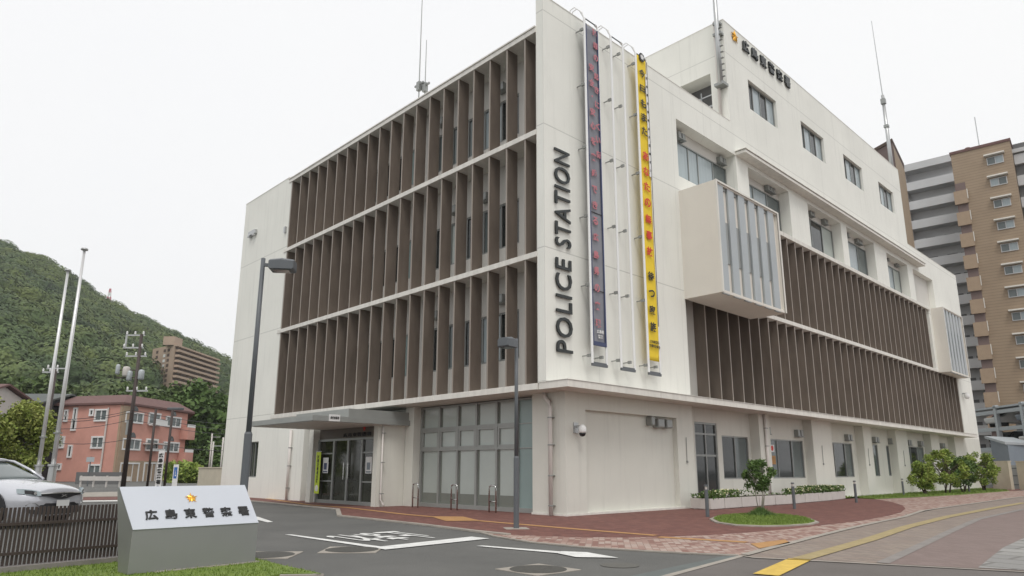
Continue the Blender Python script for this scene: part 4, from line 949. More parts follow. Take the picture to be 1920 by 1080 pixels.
# ------------------------------------------------------------------ planters
pl = [G(1295, 955), G(1334, 957), G(1360, 955), G(1392, 952.5), G(1425, 950), G(1455, 948), G(1487, 946), G(1511, 943.5), G(1536, 941.5), G(1561, 939), G(1586, 936)]
rnd = random.Random(11)
desc = ['low foliage', 'green leaves and white flowers', 'white and yellow flowers', 'sparse dry stems', 'bare soil', 'bare soil and a few leaves', 'dark green leaves', 'dense white flowers', 'dense leaves and flowers', 'trailing leaves']
ordn = ['first', 'second', 'third', 'fourth', 'fifth', 'sixth', 'seventh', 'eighth', 'ninth', 'last']
for i in range(10):
    a, b = pl[i], pl[i+1]; a = Vector(a); b = Vector(b); d = (b-a); Ld = d.length; d.normalize(); n = Vector((-d.y, d.x, 0)); 
    if n.dot(CAM-a) > 0: n = -n
    if i == 0: b = a+d*Ld
    h = .33; e = empty('planter_box', a, 'white planter with %s, %s in the row from the door' % (desc[i], ordn[i]), 'planter', 'row of white planters along the side wall')
    g_ = .02; q = MB(); q.obox(a+d*g_+Vector((0, 0, .03)), d*(Ld-2*g_), n*.42, Vector((0, 0, h))); q.obox(a+d*.08+n*.05, d*(Ld-.16), n*.3, Vector((0, 0, .03))); q.build('box', 'planter', e, bevel=.01)
    q = MB(); q.obox(a+d*.05+n*.03+Vector((0, 0, h+.031)), d*(Ld-.1), n*.36, Vector((0, 0, .012))); q.build('soil', 'soil', e)
    dens = [260, 420, 420, 60, 0, 40, 420, 520, 520, 520][i]; hh = [.16, .24, .26, .24, 0, .1, .22, .30, .30, .26][i]
    if dens:
        q = MB()
        for _ in range(int(dens*Ld/1.2)):
            p = a+d*rnd.uniform(0, Ld)+n*rnd.uniform(-.03, .42)+Vector((0, 0, h+.02+hh*rnd.random()**.8)); s = rnd.uniform(.025, .05)
            v1 = Vector((rnd.gauss(0, 1), rnd.gauss(0, 1), rnd.gauss(0, 1))).normalized()*s; v2 = v1.cross(Vector((rnd.gauss(0, 1), rnd.gauss(0, 1), rnd.gauss(0, 1)))).normalized()*s
            q.quad(p-v1, p-v2*.7, p+v1, p+v2*.7)
        q.build('leaves', 'leaf_dark', e, fixn=False)
        q = MB()
        for _ in range(int(dens*Ld/1.2*([.02, .12, .18, .02, 0, .02, .08, .16, .12, .12][i]))):
            p = a+d*rnd.uniform(0, Ld)+n*rnd.uniform(-.05, .35)+Vector((0, 0, h+.02+hh*rnd.uniform(.4, 1.1))); s = .028
            for k in range(2):
                v1 = Vector((rnd.gauss(0, 1), rnd.gauss(0, 1), rnd.gauss(0, .5))).normalized()*s; v2 = v1.cross(Vector((rnd.gauss(0, 1), rnd.gauss(0, 1), rnd.gauss(0, 1)))).normalized()*s
                q.quad(p-v1, p-v2, p+v1, p+v2)
        if q.v: q.build('flowers', 'flower', e, fixn=False)

# ------------------------------------------------------------------ trees
def leaves(q, blobs, n, s0, s1, rnd, hang=0):
    tot = sum(b[1]**2 for b in blobs)
    for c, r, *sq in blobs:
        k = int(n*r*r/tot); sq = sq[0] if sq else 1
        for _ in range(k):
            v = Vector((rnd.gauss(0, 1), rnd.gauss(0, 1), rnd.gauss(0, 1))).normalized(); rr = r*(rnd.random()**.45)*rnd.uniform(.8, 1.12)
            p = Vector(c)+Vector((v.x*rr, v.y*rr, v.z*rr*sq)); s = rnd.uniform(s0, s1)
            a = Vector((rnd.gauss(0, 1), rnd.gauss(0, 1), rnd.gauss(0, .7))).normalized()*s; b = a.cross(Vector((rnd.gauss(0, 1), rnd.gauss(0, 1), rnd.gauss(0, 1)))).normalized()*s*.55
            q.quad(p-a, p-b, p+a, p+b)
def tree(name, g, label, cat, trunks, blobs, n, s0, s1, m, rt=.04, seed=1, group=None, bark='bark'):
    rnd = random.Random(seed); e = empty(name, g, label, cat, group)
    q = MB()
    for (bx, by, tx, ty, tz, r) in trunks:
        mid = Vector((g.x+(bx+tx)/2+rnd.uniform(-.04, .04), g.y+(by+ty)/2+rnd.uniform(-.04, .04), tz*.5))
        q.tube([(g.x+bx, g.y+by, 0), mid, (g.x+tx, g.y+ty, tz)], [r, r*.75, r*.35], 7)
        for _ in range(5):
            b = rnd.choice(blobs); a = mid.lerp(Vector((g.x+tx, g.y+ty, tz)), rnd.uniform(.3, 1)); q.tube([a, a.lerp(Vector(b[0]), .55)+Vector((0, 0, .05)), Vector(b[0])+Vector((rnd.uniform(-.3, .3)*b[1], rnd.uniform(-.3, .3)*b[1], rnd.uniform(0, .5)*b[1]))], [r*.45, r*.3, r*.12], 5)
    q.build('trunk', bark, e, smooth=True)
    q = MB(); leaves(q, blobs, n, s0, s1, rnd); q.build('crown', m, e, fixn=False)
    return e
def rb(g, rx, z0, z1, n, r, seed, taper=.5):
    rnd = random.Random(seed); L = []
    for _ in range(n):
        z = rnd.uniform(z0, z1); t = (z-z0)/(z1-z0); k = math.sin(math.pi*(t*.85+.12))**taper
        a = rnd.uniform(0, 6.28); rr = rx*k*rnd.uniform(.3, 1)
        L.append(((g.x+rr*math.cos(a), g.y+rr*math.sin(a), z), r*rnd.uniform(.7, 1.2)))
    return L
g = G(1427, 970)
tree('small_tree', g, 'small leafy multi-stem tree growing on the oval grass island', 'tree', [(-.03, 0, -.15, .05, .95, .018), (.02, .03, .05, .1, 1.0, .02), (.0, -.03, .2, -.08, .95, .018), (.03, 0, .1, .22, .95, .015)],
     rb(g, .47, .76, 1.48, 30, .13, 2, .6), 3400, .025, .048, 'leaf_dark', seed=3, bark='kerb')
rnd = random.Random(8); q = MB()
for _ in range(900):
    a = rnd.uniform(0, 6.3); r_ = abs(rnd.gauss(0, .22)); x, y = g.x+r_*math.cos(a), g.y+r_*math.sin(a); h = .20*math.exp(-(r_/.3)**2)*rnd.uniform(.6, 1.2)+.03; dx, dy = rnd.uniform(-.1, .1), rnd.uniform(-.1, .1)
    q.quad((x-.01, y, .05), (x+.01, y+.005, .05), (x+dx, y+dy, .05+h))
tag(q.build('grass_tuft', 'leaf_dark', fixn=False), 'taller dark grass tuft around the small tree stems', 'grass', kind='stuff')
# shrubs near far end of side wall
for i, (pxx, pyy, w_, h_, m_, lab) in enumerate(((1735, 929, .62, 1.75, 'leaf_bright', 'roundish bright green shrub, leftmost of the shrubs by the side wall'), (1775, 927, 1.05, 2.55, 'leaf_bright', 'largest yellow-green shrub, middle of the shrubs by the side wall'),
        (1808, 925, .8, 2.0, 'leaf_dark', 'darker shrub overlapping the largest one on its right side'), (1846, 922, 1.1, 2.45, 'leaf_bright', 'shrub with several bare stems in front of the beige boundary wall'))):
    g = G(pxx, pyy); sc = (g-CAM).length/36
    tree('shrub', g, lab, 'shrub', [(rnd.uniform(-.15, .15), rnd.uniform(-.15, .15), rnd.uniform(-.4, .4), rnd.uniform(-.4, .4), h_*.5, .045) for _ in range(4)],
         rb(g, w_*1.02, h_*.24, h_*.95, 40, .24, 20+i, .5), 4300, .04, .085, 'leaf_bright' if i != 2 else m_, seed=30+i)
# bright tree at far left
g = at(32, 44)
tree('street_tree', g, 'bright yellow-green tree behind the car at the left edge', 'tree', [(0, 0, .2, 0, 2.4, .14)], rb(g, 1.5, 1.0, 4.3, 60, .60, 41, .6), 20000, .06, .12, 'leaf_yellow', seed=42)
g = at(-70, 42)
tree('street_tree', g, 'leafy green tree just outside the left edge', 'tree', [(0, 0, .2, 0, 2.4, .14)], rb(g, 1.7, 1.2, 4.4, 40, .6, 43, .6), 8000, .08, .16, 'leaf_yellow', seed=44)
# ================================================================== CAR
_n = Vector((-5.15, -10.08, .05))-Vector((-.437, .90, 0))*.88; cdv = Vector((math.cos(R(36)), math.sin(R(36)), 0)); F = _n+Vector((-cdv.y, cdv.x, 0))*.88+Vector((-.08, 0, 0)); cl = Vector((-cdv.y, cdv.x, 0)); CS = 1.04
def cw(x, y, z): return F+cdv*x*CS+cl*y*CS+Vector((0, 0, z*CS))
car = empty('parked_car', F, 'silver sedan facing right, parked behind the low brown fence', 'car')
def loft(st, name, m, sub=2, parent=car, close=True):
    q = MB(); n = None
    for x, half in st:
        ring = [(y, z) for y, z in half]+[(-y, z) for y, z in reversed(half) if y > 1e-4]
        n = len(ring); q.v += [tuple(cw(x if not isinstance(x, (list, tuple)) else x[min(i, n-1-i)], y, z)) for i, (y, z) in enumerate(ring)]
    for i in range(len(st)-1):
        for k in range(n-1): q.f.append((i*n+k, i*n+k+1, (i+1)*n+k+1, (i+1)*n+k))
    if close: q.f.append(tuple(range(n))); q.f.append(tuple((len(st)-1)*n+k for k in range(n)))
    return q.build(name, m, parent, smooth=True, subsurf=sub)
body = [
 ([.00, .02, .03, .0, -.06, -.06], [(.42, .20), (.50, .34), (.52, .52), (.48, .64), (.36, .70), (0, .71)]),
 ([-.12, -.10, -.08, -.10, -.14, -.10], [(.66, .18), (.76, .32), (.78, .54), (.74, .67), (.46, .75), (0, .77)]),
 ([-.34]*6, [(.80, .18), (.865, .34), (.875, .58), (.83, .73), (.55, .83), (0, .845)]),
 ([-.8]*6, [(.84, .18), (.89, .36), (.895, .64), (.85, .81), (.60, .90), (0, .915)]),
 ([-1.28]*6, [(.84, .18), (.892, .36), (.90, .66), (.865, .87), (.64, .96), (0, .985)]),
 ([-2.0]*6, [(.84, .18), (.893, .36), (.90, .68), (.87, .90), (.70, .93), (0, .94)]),
 ([-3.2]*6, [(.84, .18), (.893, .36), (.90, .70), (.87, .93), (.70, .96), (0, .97)]),
 ([-4.1]*6, [(.82, .20), (.885, .38), (.89, .72), (.85, .96), (.65, 1.03), (0, 1.04)]),
 ([-4.6]*6, [(.74, .24), (.80, .40), (.82, .72), (.78, .95), (.6, 1.03), (0, 1.04)]),
 ([-4.78]*6, [(.5, .28), (.6, .42), (.62, .7), (.6, .85), (.4, .92), (0, .93)])]
loft(body, 'body', 'car')
cabin = [
 ([-1.15]*4, [(.74, .88), (.70, .94), (.5, .97), (0, .985)]),
 ([-1.35, -1.45, -1.5, -1.5], [(.80, .88), (.74, 1.02), (.58, 1.08), (0, 1.10)]),
 ([-1.9, -2.0, -2.05, -2.05], [(.83, .90), (.72, 1.22), (.56, 1.36), (0, 1.385)]),
 ([-2.7]*4, [(.83, .91), (.70, 1.27), (.55, 1.41), (0, 1.435)]),
 ([-3.3]*4, [(.82, .93), (.68, 1.23), (.54, 1.37), (0, 1.40)]),
 ([-3.9]*4, [(.78, .95), (.66, 1.08), (.52, 1.16), (0, 1.18)]),
 ([-4.25]*4, [(.70, .97), (.62, 1.0), (.5, 1.02), (0, 1.03)])]
loft(cabin, 'windscreen', 'glass_grey')
roof = [([x]*3, h) for x, h in ((-1.92, [(.60, 1.325), (.50, 1.372), (0, 1.395)]), (-2.1, [(.66, 1.345), (.52, 1.408), (0, 1.43)]), (-2.7, [(.67, 1.37), (.53, 1.428), (0, 1.452)]), (-3.3, [(.65, 1.33), (.51, 1.386), (0, 1.41)]), (-3.5, [(.60, 1.28), (.48, 1.33), (0, 1.35)]))]
loft(roof, 'roof', 'car')
for s in (1, -1):
    q = MB(); q.tube([cw(-1.22, s*.76, .93), cw(-1.6, s*.755, 1.13), cw(-2.0, s*.685, 1.315), cw(-2.7, s*.665, 1.395), cw(-3.3, s*.65, 1.35), cw(-4.1, s*.70, 1.0)], .032, 8); q.build('roof_pillar', 'car', car, smooth=True)
    q = MB(); q.tube([cw(-2.75, s*.80, .93), cw(-2.8, s*.66, 1.38)], .03, 6); q.build('door_pillar', 'black', car)
def fx(y):
    a = abs(y); return .012+(-.02 if a < .25 else -.02-(a-.25)*.12) if a < .55 else .012-.056-(a-.55)*.55 if a < .75 else -.154-(a-.75)*2.2
def front(name, m, pts, off=.012, parent=car):
    q = MB(); n = len(pts)
    for i in range(n-1):
        (y0, a0, b0), (y1, a1, b1) = pts[i], pts[i+1]
        q.quad(cw(fx(y0)+off, y0, a0), cw(fx(y1)+off, y1, a1), cw(fx(y1)+off-.02, y1, b1), cw(fx(y0)+off-.02, y0, b0))
    o = q.build(name, m, parent, fixn=False); s = o.modifiers.new('th', 'SOLIDIFY'); s.thickness = .012; s.offset = 0; return o
sym = lambda L: [(-y, a, b) for y, a, b in reversed(L)]+[(y, a, b) for y, a, b in L if y > 0]
front('grille', 'black', sym([(0, .53, .655), (.14, .54, .655), (.28, .575, .65), (.42, .60, .645), (.55, .605, .64)]), .035)
front('grille_trim', 'chrome', sym([(0, .650, .668), (.28, .650, .666), (.55, .64, .655)]), .045)
front('lower_intake', 'black', sym([(0, .22, .44), (.3, .22, .45), (.52, .23, .46), (.68, .26, .46), (.74, .30, .42)]), .032)
for s in (1, -1):
    L = [(.54, .61, .685), (.62, .61, .715), (.70, .625, .735), (.78, .645, .75), (.84, .67, .755)]
    front('headlight', 'glass_light', [(s*y, a, b) for y, a, b in L], .045)
    front('headlight_lamp', 'black', [(s*y, a+.012, b-.02) for y, a, b in L[1:4]], .052)
    q = MB(); q.lathe(cw(fx(.66)+.07, s*.66, .665), [(.032, 0), (.03, .02)], 12, 'x'); q.build('lamp_lens', 'chrome', car)
    q = MB(); q.tube([cw(fx(.56)+.05, s*.56, .40), cw(fx(.62)+.05, s*.62, .465), cw(fx(.70)+.04, s*.70, .475), cw(fx(.76)+.04, s*.76, .42)], .010, 6); q.build('fog_trim', 'chrome', car, smooth=True)
q = MB(); c = .075
for a, b in (((-.07, .575), (.07, .625)), ((-.07, .625), (.07, .575))): q.tube([cw(.06, a[0], a[1]), cw(.065, 0, .60), cw(.06, b[0], b[1])], .009, 6)
q.build('badge', 'chrome', car)
pe = MB(); pe.obox(cw(.052, -.165, .34), cl*.33*CS, cdv*.012, Vector((0, 0, .165*CS))); pe.build('number_plate', 'plate', car)
q = MB()
for k, a in enumerate((-.12, -.03, .07)): q.obox(cw(.066, a, .37), cl*.05, cdv*.003, Vector((0, 0, .08)))
for s in (1, -1):
    for xx in (-.88, -3.72):
        c = cw(xx, s*.80, .32); ax = cl*s; e2 = empty('wheel', c, None, None); 
        e2.parent = car; e2.matrix_parent_inverse = Matrix.Translation(-Vector(car.location))
        def ringmesh(prof, seg=28):
            q = MB(); n0 = 0
            for r_, h in prof:
                for k in range(seg): t = 2*math.pi*k/seg; q.v.append(tuple(c+cdv*(r_*math.cos(t))+Vector((0, 0, r_*math.sin(t)))+ax*h))
            for i in range(len(prof)-1):
                for k in range(seg): a0 = i*seg+k; a1 = i*seg+(k+1) % seg; q.f.append((a0, a1, a1+seg, a0+seg))
            q.f.append(tuple(range((len(prof)-1)*seg, len(prof)*seg))); return q
        par = car
        bpy.data.objects.remove(e2)
        ringmesh([(.42, .06), (.42, .112), (.10, .112)]).build('wheel_arch', 'black', car)
        wh = ringmesh([(.30, -.08), (.335, -.05), (.345, .0), (.335, .10), (.30, .135), (.235, .13)]).build('wheel', 'tyre', car, smooth=True)
        ringmesh([(.235, .08), (.235, .132), (.215, .136), (.205, .10), (.05, .10)]).build('rim', 'chrome', wh, smooth=False)
        q = MB()
        for k in range(10):
            t = 2*math.pi*k/10; dd = cdv*math.cos(t)+Vector((0, 0, math.sin(t))); tt = cdv*-math.sin(t)+Vector((0, 0, math.cos(t)))
            q.obox(c+ax*.105+dd*.03-tt*.014, dd*.185, tt*.028, ax*.025)
        q.build('spokes', 'alu', wh)
    q = MB(); q.obox(cw(-1.55, s*.93, .93), -cdv*.12, cl*s*.14, Vector((0, 0, .12))); q.build('mirror', 'car', car, bevel=.03)

# ================================================================== BACKGROUND
class DWall:                               # wall through a with horizontal direction to b; n towards the camera
    def __init__(s, a, b):
        s.o = Vector((a.x, a.y, 0)); s.d = Vector((b.x-a.x, b.y-a.y, 0)); s.L = s.d.length; s.d.normalize(); s.n = Vector((-s.d.y, s.d.x, 0))
        if s.n.dot(CAM-s.o) < 0: s.n = -s.n
    def p(s, u, v, z): return tuple(s.o+s.d*u+s.n*v+Vector((0, 0, z)))
    def box(s, mb, u0, u1, v0, v1, z0, z1): return mb.obox(s.p(u0, v0, z0), s.d*(u1-u0), s.n*(v1-v0), Vector((0, 0, z1-z0)))
    def face(s, mb, u0, u1, v, z0, z1): return mb.quad(s.p(u0, v, z0), s.p(u1, v, z0), s.p(u1, v, z1), s.p(u0, v, z1))
    def hit(s, px_, py_):
        r = ray(px_, py_); t = (s.o-CAM).dot(s.n)/r.dot(s.n); p = CAM+r*t; return (p-s.o).dot(s.d), p.z
# --- salmon building
c0 = at(224, 82, 820); cL = at(106, 88, 830); cR = at(347, 92, 830)
e = empty('salmon_building', c0, 'three storey salmon pink building with brown roof across the street', 'building')
WLp = DWall(c0, cL); WRp = DWall(c0, cR); zt = zof(224, 758, 82)
back = Vector((-18, 6, 0))
q = MB()
q.quad(WLp.p(0, 0, 0), WLp.p(WLp.L, 0, 0), WLp.p(WLp.L, 0, zt), WLp.p(0, 0, zt)); q.quad(WRp.p(0, 0, 0), WRp.p(WRp.L, 0, 0), WRp.p(WRp.L, 0, zt), WRp.p(0, 0, zt))
bR = Vector(WRp.p(WRp.L, 0, 0))+back; bL = Vector(WLp.p(WLp.L, 0, 0))+back*.6
q.quad(WRp.p(WRp.L, 0, 0), bR, bR+Vector((0, 0, zt)), WRp.p(WRp.L, 0, zt)); q.quad(WLp.p(WLp.L, 0, 0), bL, bL+Vector((0, 0, zt)), WLp.p(WLp.L, 0, zt)); q.quad(bL, bR, bR+Vector((0, 0, zt)), bL+Vector((0, 0, zt)))
q.build('wall', 'pink_wall', e)
q = MB(); ov = .5; pts = [Vector(WLp.p(WLp.L+.8, ov, 0)), (Vector(WLp.p(0, ov, 0))+Vector(WRp.p(0, ov, 0)))/2, Vector(WRp.p(WRp.L+.6, ov, 0)), bR, bL]
cc = sum(pts, Vector())/5; n = len(q.v); top = zt+1.1
q.v += [(p.x, p.y, zt+.02) for p in pts]+[(p.x, p.y, zt+.22) for p in pts]+[(cc.x+(p.x-cc.x)*.72, cc.y+(p.y-cc.y)*.72, top+.2) for p in pts]
for L0 in (0, 5):
    for i in range(5): j = (i+1) % 5; q.f.append((L0+i, L0+j, L0+5+j, L0+5+i))
q.f.append((0, 1, 2, 3, 4)); q.f.append((10, 11, 12, 13, 14)); q.build('roof', 'roof_brown', e)
Z5 = lambda x, y: (60+x/5.143, 720+y/5.143)
def fwin(Wd, x0, y0, x1, y1, par, arch=None, name='window', n=2):
    m_ = (y0+y1)/2; u0, _ = Wd.hit(*Z5(x0, m_)); u1, _ = Wd.hit(*Z5(x1, m_)); _, za = Wd.hit(*Z5((x0+x1)/2, y1)); _, zb = Wd.hit(*Z5((x0+x1)/2, y0))
    u0, u1 = sorted((u0, u1)); f = MB(); t = .16
    Wd.box(f, u0-t/2, u0+t/2, 0, .12, za, zb); Wd.box(f, u1-t/2, u1+t/2, 0, .12, za, zb); Wd.box(f, u0-t/2, u1+t/2, .003, .14, za-t, za); Wd.box(f, u0-t/2, u1+t/2, .003, .14, zb, zb+t)
    for k in range(1, n): uu = u0+(u1-u0)*k/n; Wd.box(f, uu-.05, uu+.05, .02, .09, za, zb)
    o = f.build(name, 'white', par); g = MB(); Wd.face(g, u0, u1, .03, za, zb); g.build('pane', 'glass_grey' if n > 1 else 'glass_dark', o, fixn=False)
    if arch:
        ua, zc = Wd.hit(*Z5(arch, y0-6)); g = MB(); pts = [Wd.p(ua+.55*math.cos(a*math.pi/8), .06, zb+.25+.55*math.sin(a*math.pi/8)) for a in range(9)]; g.quad(*pts); g.build('arch_pane', 'glass_dark', o, fixn=False)
for r_ in ((322, 262, 350, 298), (316, 312, 344, 350), (408, 242, 436, 336), (390, 350, 426, 436), (565, 255, 596, 295), (354, 602, 386, 696), (252, 780, 282, 816)): fwin(WLp, *r_, e, n=1)
for r_ in ((616, 256, 728, 346), (582, 518, 694, 608), (272, 518, 312, 606), (552, 788, 662, 878)): fwin(WLp, *r_, e)
for r_ in ((898, 286, 1064, 364, 988), (1288, 328, 1428, 404, 1360), (868, 540, 1036, 624, 962), (1262, 572, 1408, 646, 1336)): fwin(WRp, *r_[:4], e, arch=r_[4], n=3)
for r_ in ((1122, 292, 1230, 380), (1096, 542, 1204, 632)): fwin(WRp, *r_, e)
for r_ in ((838, 772, 1014, 962), (1068, 770, 1180, 962), (1288, 792, 1372, 962)): fwin(WRp, *r_, e, n=3)
q = MB(); u, zl_ = WRp.hit(*Z5(1200, 690)); WRp.box(q, .0, WRp.L-.02, .004, .06, 0, zl_-.6); u2 = WLp.hit(*Z5(812, 500))[0]; q.build('tan_base', 'tan_wall', e)
q = MB(); WRp.box(q, .02, 1.1, .004, .08, 0, zt-.1); WLp.box(q, 0, .25, .004, .08, 0, zt-.1); q.build('tan_column', 'tan_wall', e)
for (x0, y0, x1, y1) in ((1112, 350, 1240, 398), (1084, 628, 1210, 645)):
    u0, za = WRp.hit(*Z5(x0, y1)); u1, zb = WRp.hit(*Z5(x1, y0)); q = MB(); WRp.box(q, u0, u1, .15, .9, za, za+.15); WRp.box(q, u0, u1, .85, .9, za+.15, zb-.1); WRp.box(q, u0, u1, .84, .92, zb-.1, zb); q.build('window_balcony', 'white', e)
for (x0, y0, x1, y1) in ((1436, 425, 1508, 535), (1424, 662, 1486, 772)):
    u0, za = WRp.hit(*Z5(x0, y1)); u1, zb = WRp.hit(*Z5(x1, y0)); q = MB(); WRp.box(q, WRp.L-1.2, u1, -2.5, .9, za, zb); q.build('balcony', 'pink_wall', e)
    q = MB(); WRp.box(q, WRp.L-1.2, u1, .8, .9, zb, zb+.35); q.build('balcony_rail', 'white', e)
u0, _ = WLp.hit(*Z5(745, 250)); q = MB(); q.tube([WLp.p(u0, .12, zt-.3), WLp.p(u0+.02, .12, .3)], .09, 8); q.build('downpipe', 'planter', e)
q = MB(); q.v = []; WRp.box(q, WRp.hit(*Z5(1050, 735))[0], WRp.hit(*Z5(1200, 735))[0], .0, 1.4, 4.0-.15, 4.0); q.build('door_canopy', 'planter', e)
e = empty('low_wall', at(190, 70), 'low dark grey wall in front of the salmon building', 'wall')
a, b = at(146, 72), at(232, 70); Wq = DWall(a, b); q = MB(); Wq.box(q, 0, Wq.L, 0, .2, 0, 1.0); q.build('wall', 'tower_dark', e)
a, b = at(152, 60), at(206, 58); Wq = DWall(a, b); e = empty('guard_rail', a, 'pale guard rail along the far kerb behind the car', 'guard rail'); q = MB(); Wq.box(q, 0, Wq.L+2, 0, .06, .45, .75); q.build('rail', 'planter', e)

for k in range(4): q = MB(); Wq.box(q, k*1.2, k*1.2+.1, -.08, 0, 0, .8); q.build('post', 'planter', e)
# --- houses at the far left
def house(p, dirv, Lx, Ly, H, Hr, mw, mr, label, name='house'):
    e = empty(name, p, label, 'house'); d = Vector(dirv).normalized(); n = Vector((-d.y, d.x, 0)); q = MB(); q.obox(p-d*Lx/2-n*Ly/2, d*Lx, n*Ly, Vector((0, 0, H))); q.build('wall', mw, e)
    q = MB(); o = .5; A = [p-d*(Lx/2+o)-n*(Ly/2+o), p+d*(Lx/2+o)-n*(Ly/2+o), p+d*(Lx/2+o)+n*(Ly/2+o), p-d*(Lx/2+o)+n*(Ly/2+o)]; R0, R1 = p-d*(Lx/2+o), p+d*(Lx/2+o)
    Vz = lambda v, z: (v.x, v.y, z); t = .18
    for (a, b, r0, r1) in ((A[0], A[1], R0, R1), (A[3], A[2], R0, R1)):
        n0 = len(q.v); q.v += [Vz(a, H), Vz(b, H), Vz(r1, H+Hr), Vz(r0, H+Hr), Vz(a, H+t), Vz(b, H+t), Vz(r1, H+Hr+t), Vz(r0, H+Hr+t)]
        q.f += [tuple(n0+i for i in f) for f in ((0, 1, 2, 3), (4, 5, 6, 7), (0, 1, 5, 4), (1, 2, 6, 5), (2, 3, 7, 6), (3, 0, 4, 7))]
    q.build('roof', mr, e)
    q = MB(); q.v = [Vz(p-d*Lx/2-n*Ly/2, H), Vz(p-d*Lx/2+n*Ly/2, H), Vz(p-d*Lx/2, H+Hr*.93), Vz(p+d*Lx/2-n*Ly/2, H), Vz(p+d*Lx/2+n*Ly/2, H), Vz(p+d*Lx/2, H+Hr*.93)]; q.f = [(0, 1, 2)]; q.build('gable', mw, e, fixn=False); q.v = q.v[3:]; q.build('gable', mw, e, fixn=False)
    return e, d, n
M['slate'] = mat('slate_roof', (.085, .095, .09), .7, var=.1)
M['dark_wall'] = mat('dark_timber', (.05, .05, .055), .8)
p = at(-145, 88); house(p, (RI.x, RI.y, 0), 13, 8, zof(0, 752, 88)-.3, 1.5, 'planter', 'roof_brown', 'pale house with brown eaves cut by the left edge')
p = at(42, 92); house(p, (RI.x, RI.y, 0), 7.5, 9, zof(60, 762, 92)-.2, 1.4, 'dark_wall', 'slate', 'dark grey house with a slate roof left of the salmon building')
p = at(376, 118); e_, d_, n_ = house(p, (FW.x, FW.y, 0), 6, 5.4, zof(378, 858, 118), 1.3, 'beige_wall', 'slate', 'small cream gabled house far behind, right of the salmon building')
q = MB(); q.obox(p-d_*3.1-n_*2.2, d_*.08, n_*3.6, Vector((0, 0, 1.6))); q.build('garage_opening', 'tower_dark', e_)
# --- beige boundary walls
def bwall(a, b, h, label, t=.2, m='beige_wall'):
    Wd = DWall(a, b); e = empty('boundary_wall', a, label, 'wall'); q = MB(); Wd.box(q, 0, Wd.L, -t, 0, 0, h); q.build('wall', m, e, bevel=.01)
    q = MB(); Wd.box(q, -.03, Wd.L+.03, -t-.03, .03, h, h+.06); q.build('coping', m, e); return Wd
a = at(372, 44); b = at(440, 38.5); hW = zof(373, 878, 44); bwall(a, b, hW, 'beige block wall between the hedge and the left side of the police station')
a = G(1800, 921); b = Vector((3.2, 58, 0)); a = at(1858, 62); b = at(1892, 60); bwall(a, b, zof(1880, 866, 61), 'beige panel wall behind the shrubs, left of the dark gate')
a = at(1907, 60); b = at(1975, 58); bwall(a, b, zof(1910, 866, 59), 'beige panel wall at the right edge, right of the dark gate')
a = at(1892, 60.5); b = at(1907, 60.5); Wd = DWall(a, b); e = empty('sliding_gate', a, 'dark grey gate between the two beige walls', 'gate'); q = MB(); Wd.box(q, 0, Wd.L, -.1, 0, .05, zof(1900, 872, 60)-.0); q.build('panel', 'alu_dark', e)
q = MB(); [Wd.box(q, 0, Wd.L, 0, .03, z_, z_+.06) for z_ in (.3, .9, 1.4)]; q.build('rail', 'lamp_grey', e)
# shed
a = at(1865, 64); b = at(1897, 62); Wd = DWall(a, b); e = empty('metal_shed', a, 'small blue grey metal shed behind the beige wall', 'shed'); hs = zof(1866, 822, 64); hs2 = zof(1895, 834, 62)
q = MB(); q.v = [Wd.p(0, 0, 0), Wd.p(Wd.L, 0, 0), Wd.p(Wd.L, 0, hs2), Wd.p(0, 0, hs), Wd.p(-2.6, -3, 0), Wd.p(Wd.L-2.6, -3, 0), Wd.p(Wd.L-2.6, -3, hs2), Wd.p(-2.6, -3, hs)]; q.f = [(0, 1, 2, 3), (4, 7, 6, 5), (0, 3, 7, 4), (1, 5, 6, 2), (0, 4, 5, 1)]; q.build('wall', 'shed', e)
q = MB(); q.v = [Wd.p(-.2, .25, hs+.02), Wd.p(Wd.L+.2, .25, hs2+.02), Wd.p(Wd.L-2.5, -3.2, hs2+.02), Wd.p(-2.9, -3.2, hs+.02), Wd.p(-.2, .25, hs+.2), Wd.p(Wd.L+.2, .25, hs2+.2), Wd.p(Wd.L-2.5, -3.2, hs2+.2), Wd.p(-2.9, -3.2, hs+.2)]; q.f = [(0, 1, 2, 3), (4, 5, 6, 7), (0, 1, 5, 4), (1, 2, 6, 5), (2, 3, 7, 6), (3, 0, 4, 7)]; q.build('roof', 'panel_grey', e)
# parking machine
a = at(1836, 74); b = at(1990, 66); Wd = DWall(a, b); e = empty('parking_rack', a, 'grey steel multi-level parking machine in front of the apartment tower', 'parking structure')
z1_, z2_, z3_ = zof(1880, 775, 71), zof(1880, 805, 71), zof(1880, 845, 71)
for k in range(4):
    uu = k*Wd.L/3
    for v0, v1 in ((-.3, 0), (-5, -4.7)): q = MB(); Wd.box(q, uu-.15, uu+.15, v0, v1, 0, z1_+.7); q.build('column', 'panel_grey', e)
q = MB()
for z_ in (z1_, z2_-.1, z3_): Wd.box(q, -2, Wd.L, -.25, -.05, z_, z_+.3); Wd.box(q, -2, Wd.L, -5, -4.8, z_, z_+.3)
Wd.box(q, -2.5, Wd.L, -5, 0, z1_+.45, z1_+.6); q.build('beam', 'panel_grey', e)
q = MB(); Wd.box(q, -3, Wd.L, -6, -5.8, 0, z1_-.2); q.build('shade_panel', 'tower_dark', e)
